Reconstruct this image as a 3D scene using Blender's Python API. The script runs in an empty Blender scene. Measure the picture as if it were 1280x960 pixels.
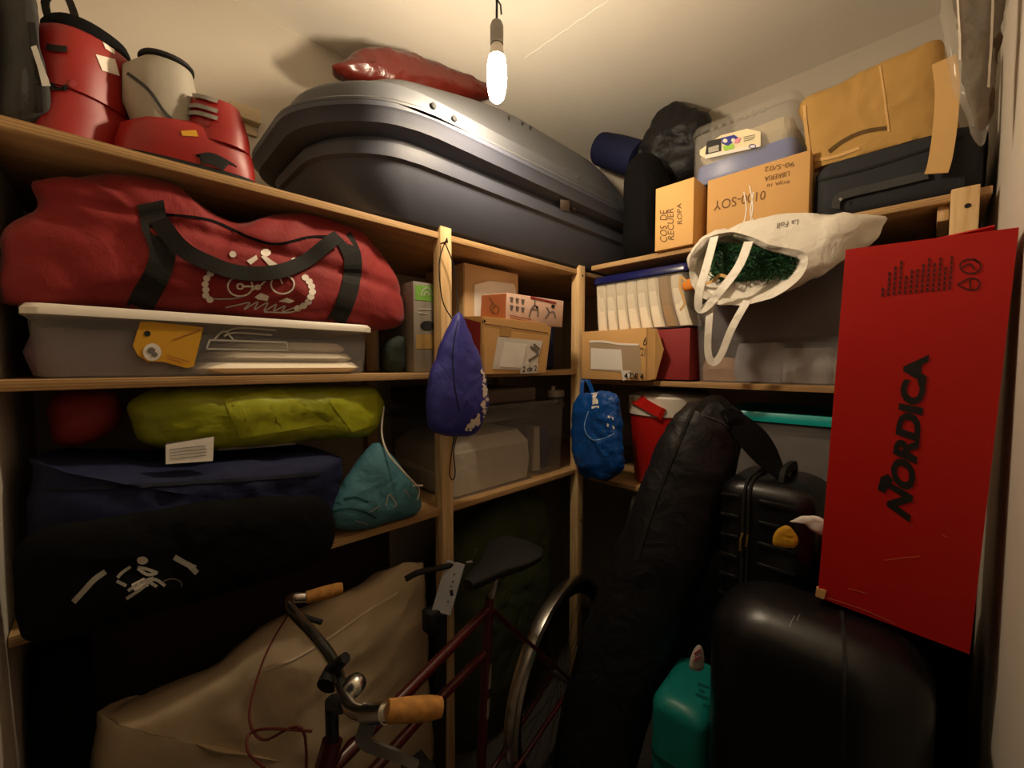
import bpy, bmesh, math, random
from mathutils import Vector, Matrix, noise
from mathutils.bvhtree import BVHTree
random.seed(7)
S = bpy.context.scene
COL = S.collection
PI = math.pi
# ---------------------------------------------------------------- camera, world, exposure
CAM_H = 1.55
F_PX = 515.0
PITCH = math.atan(25 / 515)
YAW = math.radians(45.4)
cam_d = bpy.data.cameras.new('camera')
cam_d.sensor_width = 36.0
cam_d.lens = F_PX / 1280 * 36.0
cam_d.clip_start = 0.02
cam = bpy.data.objects.new('camera', cam_d)
COL.objects.link(cam)
cam.location = (0, 0, CAM_H)
cam.rotation_euler = (PI / 2 - PITCH, 0, YAW)
S.camera = cam
W = bpy.data.worlds.new('world')
S.world = W
W.use_nodes = True
W.node_tree.nodes['Background'].inputs[0].default_value = (1.0, 0.85, 0.68, 1)
W.node_tree.nodes['Background'].inputs[1].default_value = 0.006
S.view_settings.view_transform = 'Standard'
S.view_settings.look = 'None'
S.view_settings.exposure = 0.35
S.view_settings.gamma = 1.0
BULB_POWER = 330.0
BULB_COLOR = (1.0, 0.80, 0.55)
# ---------------------------------------------------------------- sizes of the room
XW, YB, XR, YF, ZC = -1.69, 2.13, 0.105, -0.14, 2.775      # left wall, back wall, right wall, front wall, ceiling
XS, YS = -1.11, 1.55                                       # shelf fronts
TL, TR_ = 1.972, 1.988                                     # top boards (left / right unit)
ML, MR = 1.522, 1.482
LL, LR = 1.070, 1.037

def PX(px, py, x=None, y=None, z=None, d=None):
    """the point of the room seen at a pixel of the photograph, on a given plane"""
    a = (px - 640) / F_PX
    b = -(py - 480) / F_PX
    fw = math.cos(PITCH) + b * math.sin(PITCH)
    up = -math.sin(PITCH) + b * math.cos(PITCH)
    R = Vector((-math.sin(YAW) * fw + math.cos(YAW) * a, math.cos(YAW) * fw + math.sin(YAW) * a, up))
    if x is not None: t = x / R.x
    elif y is not None: t = y / R.y
    elif z is not None: t = (z - CAM_H) / R.z
    else: t = d
    return Vector((0, 0, CAM_H)) + R * t

def H(s):
    s = s.lstrip('#')
    out = []
    for i in (0, 2, 4):
        c = int(s[i:i + 2], 16) / 255
        out.append(c / 12.92 if c <= 0.04045 else ((c + 0.055) / 1.055) ** 2.4)
    return (*out, 1)
# ---------------------------------------------------------------- materials
MATS = {}
def mat(name, col, rough=0.6, metal=0.0, var=0.08, vscale=6.0, bump=0.0, bscale=40.0, wr=0.0, wscale=9.0, spec=0.4, stretch=None, coat=0.0, sheen=0.0):
    if name in MATS: return MATS[name]
    m = bpy.data.materials.new(name); m.use_nodes = True
    nt = m.node_tree; N = nt.nodes; L = nt.links
    b = N['Principled BSDF']
    b.inputs['Roughness'].default_value = rough
    b.inputs['Metallic'].default_value = metal
    b.inputs['Specular IOR Level'].default_value = spec
    b.inputs['Coat Weight'].default_value = coat
    b.inputs['Sheen Weight'].default_value = sheen
    c = H(col) if isinstance(col, str) else col
    tc = N.new('ShaderNodeTexCoord')
    src = tc.outputs['Object']
    if stretch:
        mp = N.new('ShaderNodeMapping'); mp.inputs['Scale'].default_value = stretch
        L.new(src, mp.inputs['Vector']); src = mp.outputs['Vector']
    n = N.new('ShaderNodeTexNoise'); n.inputs['Scale'].default_value = vscale; n.inputs['Detail'].default_value = 5
    L.new(src, n.inputs['Vector'])
    r = N.new('ShaderNodeValToRGB')
    r.color_ramp.elements[0].position = 0.3; r.color_ramp.elements[1].position = 0.7
    r.color_ramp.elements[0].color = (*[max(0, v * (1 - var)) for v in c[:3]], 1)
    r.color_ramp.elements[1].color = (*[min(1, v * (1 + var)) for v in c[:3]], 1)
    L.new(n.outputs['Fac'], r.inputs['Fac']); L.new(r.outputs['Color'], b.inputs['Base Color'])
    last = None
    for st, sc, dist in ((wr, wscale, 0.02), (bump, bscale, 0.002)):
        if st > 0:
            nn = N.new('ShaderNodeTexNoise'); nn.inputs['Scale'].default_value = sc; nn.inputs['Detail'].default_value = 4
            if sc < 20: nn.inputs['Distortion'].default_value = 0.8
            L.new(src, nn.inputs['Vector'])
            bp = N.new('ShaderNodeBump'); bp.inputs['Strength'].default_value = st; bp.inputs['Distance'].default_value = dist
            L.new(nn.outputs['Fac'], bp.inputs['Height'])
            if last: L.new(last, bp.inputs['Normal'])
            last = bp.outputs['Normal']
    if last: L.new(last, b.inputs['Normal'])
    MATS[name] = m
    return m

def wood(name, c1, c2, rough=0.6, scale=(18, 1.2, 18), layers=False):
    if name in MATS: return MATS[name]
    m = bpy.data.materials.new(name); m.use_nodes = True
    nt = m.node_tree; N = nt.nodes; L = nt.links; b = N['Principled BSDF']
    b.inputs['Roughness'].default_value = rough
    b.inputs['Specular IOR Level'].default_value = 0.25
    tc = N.new('ShaderNodeTexCoord'); mp = N.new('ShaderNodeMapping'); mp.inputs['Scale'].default_value = scale
    L.new(tc.outputs['Object'], mp.inputs['Vector'])
    n = N.new('ShaderNodeTexNoise'); n.inputs['Scale'].default_value = 3; n.inputs['Detail'].default_value = 6; n.inputs['Distortion'].default_value = 0.6
    L.new(mp.outputs['Vector'], n.inputs['Vector'])
    r = N.new('ShaderNodeValToRGB'); r.color_ramp.elements[0].position = 0.32; r.color_ramp.elements[1].position = 0.68
    r.color_ramp.elements[0].color = H(c1); r.color_ramp.elements[1].color = H(c2)
    L.new(n.outputs['Fac'], r.inputs['Fac'])
    out = r.outputs['Color']
    if layers:
        w = N.new('ShaderNodeTexWave'); w.wave_type = 'BANDS'; w.bands_direction = 'Z'; w.inputs['Scale'].default_value = 55; w.inputs['Distortion'].default_value = 0.6
        L.new(tc.outputs['Object'], w.inputs['Vector'])
        mx = N.new('ShaderNodeMixRGB'); mx.blend_type = 'MULTIPLY'; mx.inputs['Fac'].default_value = 0.35
        L.new(out, mx.inputs['Color1']); L.new(w.outputs['Color'], mx.inputs['Color2']); out = mx.outputs['Color']
    L.new(out, b.inputs['Base Color'])
    bp = N.new('ShaderNodeBump'); bp.inputs['Strength'].default_value = 0.25; bp.inputs['Distance'].default_value = 0.002
    L.new(n.outputs['Fac'], bp.inputs['Height']); L.new(bp.outputs['Normal'], b.inputs['Normal'])
    MATS[name] = m
    return m

def clear(name, col, opac=0.35, rough=0.25, tint=(0.95, 0.95, 0.95, 1)):
    """see-through plastic: part clear, part milky"""
    if name in MATS: return MATS[name]
    m = bpy.data.materials.new(name); m.use_nodes = True
    nt = m.node_tree; N = nt.nodes; L = nt.links; b = N['Principled BSDF']
    b.inputs['Base Color'].default_value = H(col); b.inputs['Roughness'].default_value = rough
    t = N.new('ShaderNodeBsdfTransparent'); t.inputs['Color'].default_value = tint
    mx = N.new('ShaderNodeMixShader')
    tc = N.new('ShaderNodeTexCoord'); n = N.new('ShaderNodeTexNoise'); n.inputs['Scale'].default_value = 7
    L.new(tc.outputs['Object'], n.inputs['Vector'])
    mr = N.new('ShaderNodeMapRange'); mr.inputs['To Min'].default_value = opac * 0.85; mr.inputs['To Max'].default_value = min(1, opac * 1.15)
    L.new(n.outputs['Fac'], mr.inputs['Value']); L.new(mr.outputs['Result'], mx.inputs['Fac'])
    L.new(t.outputs['BSDF'], mx.inputs[1]); L.new(b.outputs['BSDF'], mx.inputs[2])
    L.new(mx.outputs['Shader'], N['Material Output'].inputs['Surface'])
    MATS[name] = m
    return m
# ---------------------------------------------------------------- mesh building
class MB:
    def __init__(s): s.v = []; s.f = []
    def add(s, vs, fs):
        o = len(s.v); s.v += [Vector(v) for v in vs]; s.f += [[i + o for i in f] for f in fs]; return s
    def bm(s, bm, M=None):
        bm.verts.index_update()
        vs = [(M @ v.co) if M else v.co.copy() for v in bm.verts]
        s.add(vs, [[v.index for v in f.verts] for f in bm.faces]); bm.free(); return s
    def box(s, c, size, bevel=0.0, seg=2, M=None):
        bm = bmesh.new(); bmesh.ops.create_cube(bm, size=1)
        for v in bm.verts: v.co = Vector((v.co.x * size[0], v.co.y * size[1], v.co.z * size[2]))
        if bevel: bmesh.ops.bevel(bm, geom=bm.edges[:], offset=bevel, segments=seg, affect='EDGES', profile=0.5)
        T = Matrix.Translation(Vector(c))
        return s.bm(bm, (M @ T) if M else T)
    def loft(s, rings, cap=True, closed=True):
        n = len(rings[0]); o = len(s.v)
        for r in rings: s.v += [Vector(p) for p in r]
        for k in range(len(rings) - 1):
            for i in range(n if closed else n - 1):
                j = (i + 1) % n
                s.f.append([o + k * n + i, o + k * n + j, o + (k + 1) * n + j, o + (k + 1) * n + i])
        if cap:
            s.f.append([o + i for i in range(n)][::-1]); s.f.append([o + (len(rings) - 1) * n + i for i in range(n)])
        return s
    def tube(s, path, r, n=10, cap=True):
        P = [Vector(p) for p in path]; rings = []
        up = None
        for i, p in enumerate(P):
            t = (P[min(i + 1, len(P) - 1)] - P[max(i - 1, 0)]).normalized()
            if up is None: up = t.orthogonal().normalized()
            up = (up - t * up.dot(t)); up = up.normalized() if up.length > 1e-6 else t.orthogonal().normalized()
            q = t.cross(up); rr = r[i] if isinstance(r, (list, tuple)) else r
            rings.append([p + (up * math.cos(2 * PI * k / n) + q * math.sin(2 * PI * k / n)) * rr for k in range(n)])
        return s.loft(rings, cap)
    def lathe(s, prof, c=(0, 0, 0), n=32, M=None, cap=True):
        c = Vector(c); rings = []
        for r, z in prof:
            ring = [Vector((r * math.cos(2 * PI * k / n), r * math.sin(2 * PI * k / n), z)) for k in range(n)]
            rings.append([(M @ p if M else p) + c for p in ring])
        return s.loft(rings, cap)
    def strap(s, path, width, nrm, th=0.004):
        """flat band along a 3D path; nrm = direction its face looks"""
        P = [Vector(p) for p in path]; rings = []
        for i, p in enumerate(P):
            t = (P[min(i + 1, len(P) - 1)] - P[max(i - 1, 0)]).normalized()
            nn = Vector(nrm[i]) if isinstance(nrm, list) else Vector(nrm)
            side = t.cross(nn).normalized(); nn = side.cross(t).normalized()
            w = width[i] if isinstance(width, list) else width
            a = side * w / 2; b = nn * th / 2
            rings.append([p - a - b, p + a - b, p + a + b, p - a + b])
        return s.loft(rings)
    def strip(s, a, b):
        return s.loft([a, b], cap=False, closed=False)

def rrect(w, d, r, n=6, cx=0, cy=0, z=0):
    out = []; r = max(0.0005, min(r, w / 2 - 0.0005, d / 2 - 0.0005))
    for (sx, sy, a0) in ((1, 1, 0), (-1, 1, PI / 2), (-1, -1, PI), (1, -1, 3 * PI / 2)):
        for k in range(n + 1):
            a = a0 + PI / 2 * k / n
            out.append(Vector((cx + sx * (w / 2 - r) + r * math.cos(a), cy + sy * (d / 2 - r) + r * math.sin(a), z)))
    return out

def spline(P, n, closed=False):
    P = [Vector(p) for p in P]; m = len(P); segs = m if closed else m - 1; out = []
    tot = n if closed else n - 1
    for k in range(n):
        u = k / tot * segs if tot else 0
        i = min(int(u), segs - 1); t = u - i
        g = (lambda j: P[j % m]) if closed else (lambda j: P[max(0, min(m - 1, j))])
        a, b, c, d = g(i - 1), g(i), g(i + 1), g(i + 2)
        out.append(0.5 * ((2 * b) + (c - a) * t + (2 * a - 5 * b + 4 * c - d) * t * t + (3 * b - a - 3 * c + d) * t ** 3))
    return out

def wrinkle(v, sc, seed):
    q = v * sc + Vector((seed * 3.1, seed * 1.7, seed))
    a = noise.fractal(q, 0.9, 2.1, 4)
    w = noise.noise(q * 0.6 + Vector((noise.noise(q), noise.noise(q + Vector((5, 2, 1))), 0)) * 1.5)
    return 0.55 * a + 0.9 * (0.35 - abs(w)) 

def puff(outline, nrm, tf, tb, N=96, R=18, amp=0.006, sc=9, seed=1, pw=2.6, c=None, zmin=None, zmax=None, wall=None):
    """stuffed soft thing with a given outline, swelling to both sides of the outline's plane"""
    nrm = Vector(nrm).normalized()
    B = spline(outline, N, True)
    c = Vector(c) if c is not None else sum(B, Vector()) / N
    vs = []; fs = []
    def ring(side, k):
        s = k / R; o = (tf if side > 0 else -tb) * (max(0, 1 - s ** pw)) ** 0.55
        return [c + (b - c) * s + nrm * o for b in B]
    rows = [ring(1, k) for k in range(1, R)] + [B] + [ring(-1, k) for k in range(R - 1, 0, -1)]
    for r in rows: vs += r
    for k in range(len(rows) - 1):
        for i in range(N):
            j = (i + 1) % N
            fs.append([k * N + i, (k + 1) * N + i, (k + 1) * N + j, k * N + j])
    a = len(vs); vs.append(c + nrm * tf); vs.append(c - nrm * tb)
    for i in range(N):
        j = (i + 1) % N
        fs.append([a, i, j]); fs.append([a + 1, (len(rows) - 1) * N + j, (len(rows) - 1) * N + i])
    bm = bmesh.new()
    bv = [bm.verts.new(v) for v in vs]
    for f in fs: bm.faces.new([bv[i] for i in f])
    bmesh.ops.recalc_face_normals(bm, faces=bm.faces[:]); bm.normal_update()
    off = [v.normal * (wrinkle(v.co, sc, seed) * amp) for v in bm.verts]
    for v, o in zip(bm.verts, off):
        v.co += o
        if zmin is not None and v.co.z < zmin: v.co.z = zmin
        if zmax is not None and v.co.z > zmax: v.co.z = zmax
        if wall: 
            if v.co.x < wall[0]: v.co.x = wall[0]
            if v.co.y > wall[1]: v.co.y = wall[1]
    return MB().bm(bm)

def crumple(M, amp, sc, seed=1):
    bm = bmesh.new(); bv = [bm.verts.new(v) for v in M.v]
    for f in M.f:
        try: bm.faces.new([bv[i] for i in f])
        except ValueError: pass
    bm.normal_update()
    off = [v.normal * (wrinkle(v.co, sc, seed) * amp) for v in bm.verts]
    for v, o in zip(bm.verts, off): v.co += o
    return MB().bm(bm)

def thing(name, label, cat, loc=(0, 0, 0), rot=None, group=None):
    o = bpy.data.objects.new(name, None); COL.objects.link(o); o.empty_display_size = 0.05
    M = Matrix.Translation(Vector(loc))
    if rot is not None: M = M @ (rot.to_4x4() if isinstance(rot, Matrix) else Matrix.Rotation(rot, 4, 'Z'))
    o.matrix_world = M; MATX[o.name] = M
    o['label'] = label; o['category'] = cat
    if group: o['group'] = group
    return o
MATX = {}

def mesh_of(name, M, angle):
    me = bpy.data.meshes.new(name); me.from_pydata([tuple(v) for v in M.v], [], M.f); me.update()
    bm = bmesh.new(); bm.from_mesh(me); bmesh.ops.recalc_face_normals(bm, faces=bm.faces[:]); bm.to_mesh(me); bm.free()
    for p in me.polygons: p.use_smooth = True
    me.set_sharp_from_angle(angle=math.radians(angle))
    return me

def part(name, M, m, root, world=False, angle=40, label=None, kind=None):
    W_ = MATX[root.name]
    if world:
        I = W_.inverted(); M.v = [I @ v for v in M.v]
    o = bpy.data.objects.new(name, mesh_of(name, M, angle)); COL.objects.link(o); o.parent = root
    MATX[o.name] = W_
    if m: o.data.materials.append(m)
    if label: o['label'] = label
    if kind: o['kind'] = kind
    return o

def solo(name, label, cat, M, m, group=None, angle=40, kind=None):
    lo = [min(v[i] for v in M.v) for i in range(3)]; hi = [max(v[i] for v in M.v) for i in range(3)]
    loc = Vector(((lo[0] + hi[0]) / 2, (lo[1] + hi[1]) / 2, lo[2]))
    M.v = [v - loc for v in M.v]
    o = bpy.data.objects.new(name, mesh_of(name, M, angle)); COL.objects.link(o); o.location = loc
    MATX[o.name] = Matrix.Translation(loc)
    o.data.materials.append(m)
    if kind == 'structure': o['kind'] = kind
    else:
        o['label'] = label; o['category'] = cat
        if group: o['group'] = group
        if kind: o['kind'] = kind
    return o

# ---------------------------------------------------------------- prints that lie on a surface
EYE = Vector((0, 0, CAM_H))
def bvh(*objs):
    vs = []; fs = []
    for o in objs:
        k = len(vs); T = MATX[o.name]
        vs += [T @ v.co for v in o.data.vertices]; fs += [[k + i for i in p.vertices] for p in o.data.polygons]
    return BVHTree.FromPolygons(vs, fs)
def cast(t, p, lift=0.0012):
    d = (PX(p[0], p[1], d=1.0) - EYE).normalized()
    h = t.ray_cast(EYE, d)
    if h[0] is None: return None
    n = h[1] if h[1].dot(d) < 0 else -h[1]
    return h[0] + n * lift
def strokes(name, root, t, lines, wpx, m, lift=0.0012, step=4.0, thick=0.0):
    """painted lines or sewn bands: pixel polylines laid on the surface"""
    M = MB()
    for ln in lines:
        P = [Vector((p[0], p[1], 0)) for p in ln]
        L = sum((P[i + 1] - P[i]).length for i in range(len(P) - 1)); n = max(2, int(L / step) + 1)
        Q = spline(P, n) if len(P) > 2 else [P[0].lerp(P[1], k / (n - 1)) for k in range(n)]
        A = []; B = []
        for i, q in enumerate(Q):
            tt = (Q[min(i + 1, n - 1)] - Q[max(i - 1, 0)]).normalized(); s = Vector((-tt.y, tt.x, 0)) * wpx / 2
            A.append(cast(t, q + s, lift)); B.append(cast(t, q - s, lift))
        for i in range(n - 1):
            if None in (A[i], A[i + 1], B[i], B[i + 1]): continue
            if (A[i] - A[i + 1]).length > 0.12 or (A[i] - B[i]).length > 0.2: continue
            if thick:
                k = lambda v: v + (v - EYE).normalized() * thick
                M.add([A[i], A[i + 1], B[i + 1], B[i], k(A[i]), k(A[i + 1]), k(B[i + 1]), k(B[i])], [[0, 1, 2, 3], [0, 1, 5, 4], [3, 2, 6, 7]])
            else: M.add([A[i], A[i + 1], B[i + 1], B[i]], [[0, 1, 2, 3]])
    if not M.v: return None
    return part(name, M, m, root, world=True, kind='stuff' if len(lines) > 1 else None)
def fills(name, root, t, polys, m, lift=0.0012, cuts=0, thick=0.0):
    M = MB()
    for pl in polys:
        bm = bmesh.new(); vs = [bm.verts.new((p[0], p[1], 0)) for p in pl]; bm.faces.new(vs)
        bmesh.ops.triangulate(bm, faces=bm.faces[:])
        for _ in range(cuts): bmesh.ops.subdivide_edges(bm, edges=bm.edges[:], cuts=1, use_grid_fill=True)
        bmesh.ops.triangulate(bm, faces=bm.faces[:])
        bm.verts.index_update()
        c = [cast(t, v.co, lift) for v in bm.verts]
        for f in bm.faces:
            q = [c[v.index] for v in f.verts]
            if None in q: continue
            if max((q[0] - q[1]).length, (q[1] - q[2]).length) > 0.3: continue
            M.add(q, [[0, 1, 2]])
        bm.free()
    if not M.v: return None
    bm = bmesh.new(); MB_v = [bm.verts.new(v) for v in M.v]
    for f in M.f: bm.faces.new([MB_v[i] for i in f])
    bmesh.ops.remove_doubles(bm, verts=bm.verts[:], dist=0.00005)
    return part(name, MB().bm(bm), m, root, world=True, kind='stuff' if len(polys) > 1 else None)
def ell(cx, cy, rx, ry, n=20, a0=0, a1=2 * PI):
    return [(cx + rx * math.cos(a0 + (a1 - a0) * k / n), cy + ry * math.sin(a0 + (a1 - a0) * k / n)) for k in range(n + 1)]
def text_tris(s, shear=0.0, bold=0.0):
    cu = bpy.data.curves.new('txt', 'FONT'); cu.body = s; cu.shear = shear; cu.offset = bold; cu.resolution_u = 3
    ob = bpy.data.objects.new('txt', cu); COL.objects.link(ob)
    dg = bpy.context.evaluated_depsgraph_get(); me = bpy.data.meshes.new_from_object(ob.evaluated_get(dg))
    vs = [v.co.copy() for v in me.vertices]; fs = [list(p.vertices) for p in me.polygons]
    bpy.data.objects.remove(ob); bpy.data.curves.remove(cu); bpy.data.meshes.remove(me)
    x0 = min(v.x for v in vs); x1 = max(v.x for v in vs); y0 = min(v.y for v in vs); y1 = max(v.y for v in vs)
    return [((v.x - x0) / (x1 - x0), (v.y - y0) / (y1 - y0)) for v in vs], fs
def lettering(root, t, s, quad, m, shear=0.0, bold=0.0, lift=0.0015, name='lettering'):
    """quad = pixels of the text's bottom-left, bottom-right, top-right, top-left"""
    uv, fs = text_tris(s, shear, bold); q = [Vector((*p, 0)) for p in quad]
    c = [cast(t, (q[0] * (1 - u) + q[1] * u) * (1 - v) + (q[3] * (1 - u) + q[2] * u) * v, lift) for u, v in uv]
    M = MB(); M.v = [p if p is not None else Vector((0, 0, -5)) for p in c]
    M.f = [f for f in fs if all(c[i] is not None for i in f)]
    keep = sorted({i for f in M.f for i in f}); ix = {k: n for n, k in enumerate(keep)}
    M.v = [M.v[k] for k in keep]; M.f = [[ix[i] for i in f] for f in M.f]
    if not M.v: return None
    return part(name, M, m, root, world=True)

def tub(w, d, h, r=0.03, t=0.003, taper=0.03, z0=0.0):
    M = MB(); k = 1 - taper; rings = [rrect(w * k, d * k, r, z=z0), rrect(w, d, r, z=z0 + h), rrect(w - 2 * t, d - 2 * t, r, z=z0 + h), rrect((w - 2 * t) * k, (d - 2 * t) * k, r, z=z0 + t)]
    return M.loft(rings)
def lid(w, d, z, h=0.025, r=0.03):
    M = MB(); return M.loft([rrect(w, d, r, z=z), rrect(w, d, r, z=z + h * 0.6), rrect(w - 0.012, d - 0.012, r, z=z + h), rrect(w * 0.9, d * 0.88, r, z=z + h), rrect(w * 0.88, d * 0.86, r, z=z + h * 0.6)])
# ---------------------------------------------------------------- palette
m_wall = mat('painted_plaster', '#c4bbae', 0.9, var=0.03, vscale=3, bump=0.25, bscale=60, wr=0.05, wscale=4)
m_ceil = mat('ceiling_plaster', '#ece6db', 0.95, var=0.04, vscale=2, bump=0.2, bscale=50, wr=0.08, wscale=3)
m_floor = mat('concrete_floor', '#4a4540', 0.8, var=0.15, vscale=5, bump=0.3, bscale=30)
m_pine = wood('pine_wood', '#c6a06c', '#e4c698', 0.55, (18, 18, 1.2))
m_ply_y = wood('plywood_long', '#b18a5b', '#cfaa79', 0.6, (16, 1.0, 16), True)
m_ply_x = wood('plywood_cross', '#b18a5b', '#cfaa79', 0.6, (1.0, 16, 16), True)
m_card = mat('cardboard', '#cca067', 0.85, var=0.06, vscale=4, bump=0.15, bscale=90, wr=0.1, wscale=5, spec=0.2)
m_card2 = mat('cardboard_bright', '#dcae6e', 0.8, var=0.05, vscale=4, bump=0.15, bscale=90, wr=0.1, wscale=5, spec=0.25)
m_card3 = mat('cardboard_grey', '#c4a57c', 0.85, var=0.06, vscale=4, bump=0.15, bscale=90, wr=0.12, wscale=5, spec=0.2)
m_tape = mat('packing_tape', '#b18a52', 0.25, var=0.1, vscale=30, spec=0.5)
m_ink = mat('marker_ink', '#33281f', 0.7, var=0.1)
m_inkbrown = mat('pen_ink', '#6d4f2e', 0.7, var=0.1)
m_paper = mat('paper_white', '#d9d3cb', 0.7, var=0.05, wr=0.15, wscale=14)
m_white = mat('white_print', '#e6dccf', 0.7, var=0.03)
m_blackprint = mat('black_print', '#17120f', 0.6, var=0.05)
m_maroon = mat('maroon_card', '#8e2a2c', 0.7, var=0.08, wr=0.1)
m_roofbox = mat('roof_box_plastic', '#4b4d52', 0.45, var=0.06, vscale=8, bump=0.25, bscale=350, spec=0.45)
m_roofbase = mat('roof_box_tub_plastic', '#484b58', 0.5, var=0.06, vscale=8, bump=0.25, bscale=350, spec=0.4)
m_red = mat('red_duffel_cloth', '#821718', 0.75, var=0.1, vscale=5, bump=0.35, bscale=260, wr=0.5, wscale=7, sheen=0.1)
m_blackweb = mat('black_webbing', '#15130f', 0.85, var=0.1, bump=0.4, bscale=300)
m_blackcloth = mat('black_cloth', '#0a090a', 0.9, spec=0.15, var=0.15, bump=0.3, bscale=250, wr=0.6, wscale=9)
m_blacknylon = mat('black_nylon', '#131216', 0.55, var=0.15, bump=0.2, bscale=250, wr=0.6, wscale=11, spec=0.4)
m_greycloth = mat('dark_grey_cloth', '#3a3a3a', 0.85, var=0.15, bump=0.3, bscale=250, wr=0.5)
m_navy = mat('navy_cloth', '#141a40', 0.8, var=0.12, bump=0.3, bscale=250, wr=0.5, wscale=6)
m_bluebag = mat('royal_blue_nylon', '#3a3c98', 0.5, var=0.08, bump=0.2, bscale=300, wr=0.5, wscale=10, spec=0.4)
m_bluepoly = mat('bright_blue_plastic', '#0c4894', 0.35, var=0.08, wr=0.6, wscale=16, spec=0.5)
m_lime = mat('lime_nylon', '#8c9214', 0.5, var=0.1, wr=0.5, wscale=10, spec=0.4)
m_teal = mat('teal_cloth', '#4a7d8c', 0.65, var=0.1, wr=0.5, wscale=14, spec=0.3)
m_tealhard = mat('teal_hard_plastic', '#13837f', 0.4, var=0.05, wr=0.1, spec=0.5)
m_teallid = mat('teal_lid_plastic', '#12a3a0', 0.3, var=0.04, spec=0.5)
m_cream = mat('cream_cover', '#cdb999', 0.85, var=0.08, vscale=4, bump=0.2, bscale=200, wr=0.3, wscale=6)
m_tan = mat('tan_nonwoven', '#b08a4c', 0.85, var=0.08, bump=0.4, bscale=200, wr=0.35, wscale=8)
m_straw = mat('pale_tan_strap', '#cba368', 0.8, var=0.06, bump=0.3, bscale=250)
m_hardblack = mat('black_hard_shell', '#111012', 0.33, var=0.1, bump=0.1, bscale=200, spec=0.5)
m_rubber = mat('black_rubber', '#121212', 0.75, var=0.1)
m_chrome = mat('chrome', '#d6d2ca', 0.26, 1.0, var=0.03)
m_steel = mat('steel', '#8d8b88', 0.35, 1.0, var=0.06)
m_brass = mat('brass_zip', '#b79a62', 0.35, 1.0, var=0.05)
m_cork = mat('cork', '#b5803f', 0.8, var=0.25, vscale=70, bump=0.3, bscale=120)
m_bike = mat('maroon_frame_paint', '#4a1216', 0.3, var=0.05, spec=0.5, coat=0.4)
m_redshell = mat('red_boot_shell', '#8e100c', 0.45, var=0.06, wr=0.06, wscale=10, spec=0.5)
m_greyshell = mat('grey_boot_liner', '#9b9486', 0.6, var=0.1, wr=0.2, wscale=8)
m_redcard = mat('red_box_card', '#b30f06', 0.5, var=0.06, vscale=3, bump=0.06, bscale=80, wr=0.1, wscale=6, spec=0.4)
m_redink = mat('dark_red_print', '#4c0804', 0.6, var=0.05)
m_cooler = mat('red_cooler_plastic', '#c32019', 0.35, var=0.04, spec=0.5)
m_whiteplast = mat('white_plastic', '#ddd5c8', 0.4, var=0.03, spec=0.45)
m_greyplast = mat('grey_plastic', '#85807a', 0.4, var=0.05, spec=0.45)
m_bagwhite = mat('white_poly_bag', '#ded7ca', 0.45, var=0.04, wr=0.5, wscale=14, spec=0.4)
m_green = mat('fir_green', '#1d4a2a', 0.6, var=0.4, vscale=40)
m_clear = clear('clear_plastic', '#c9c4bd', 0.16, 0.25)
m_milky = clear('milky_plastic', '#b9b4b2', 0.15, 0.35)
m_bluetub = clear('blue_tint_plastic', '#5d7fd0', 0.45, 0.2, (0.75, 0.83, 0.98, 1))
m_bluelid = clear('navy_tint_plastic', '#1b1f5e', 0.8, 0.2, (0.3, 0.3, 0.6, 1))
m_film = clear('clear_film', '#d8d2c6', 0.10, 0.08)
m_linen = mat('white_linen', '#efe3cd', 0.85, var=0.05, bump=0.3, bscale=160, wr=0.3, wscale=12)
m_mauve = mat('mauve_cloth', '#6e5a66', 0.85, var=0.15, wr=0.5)
m_yellow = mat('yellow_card', '#c89522', 0.6, var=0.05)
m_orange = mat('orange_felt', '#d9822b', 0.8, var=0.08)
m_brownboard = mat('brown_hardboard', '#3b2a1e', 0.7, var=0.15, vscale=3, bump=0.1, bscale=60)
m_brownfur = mat('dark_brown_cloth', '#4a3826', 0.9, var=0.3, vscale=10, wr=0.8, wscale=14)
m_cord = mat('white_cord', '#cfc8bb', 0.8, var=0.05)
m_blackcord = mat('black_cord', '#15110d', 0.8, var=0.05)
m_redbrown = mat('red_brown_cable', '#5a2018', 0.6, var=0.05)
m_socket = mat('grey_lampholder', '#8f8a82', 0.6, var=0.05)
m_redgloss = mat('glossy_red_vinyl', '#55180f', 0.3, var=0.12, wr=0.4, wscale=9, spec=0.6)
m_olive = mat('olive_cloth', '#3c4424', 0.85, var=0.15, wr=0.6)
m_gboxgreen = mat('green_print', '#6a9a3c', 0.6, var=0.06)
m_gboxgrey = mat('grey_print', '#7d766c', 0.6, var=0.06)
m_pink = mat('pale_pink_card', '#e0bba8', 0.55, var=0.05)
m_redbrowncard = mat('red_brown_card', '#a5603a', 0.55, var=0.08)
m_darkblue = mat('dark_blue_print', '#1d2a8c', 0.5, var=0.05)
m_limeprint = mat('lime_print', '#93c83a', 0.5, var=0.05)
m_pinkprint = mat('pink_print', '#e08aa0', 0.5, var=0.05)
m_greyprint = mat('grey_print_fine', '#6e675f', 0.6, var=0.05)
m_dimwhite = mat('pale_grey_print', '#a9a59a', 0.7, var=0.05)
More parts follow.
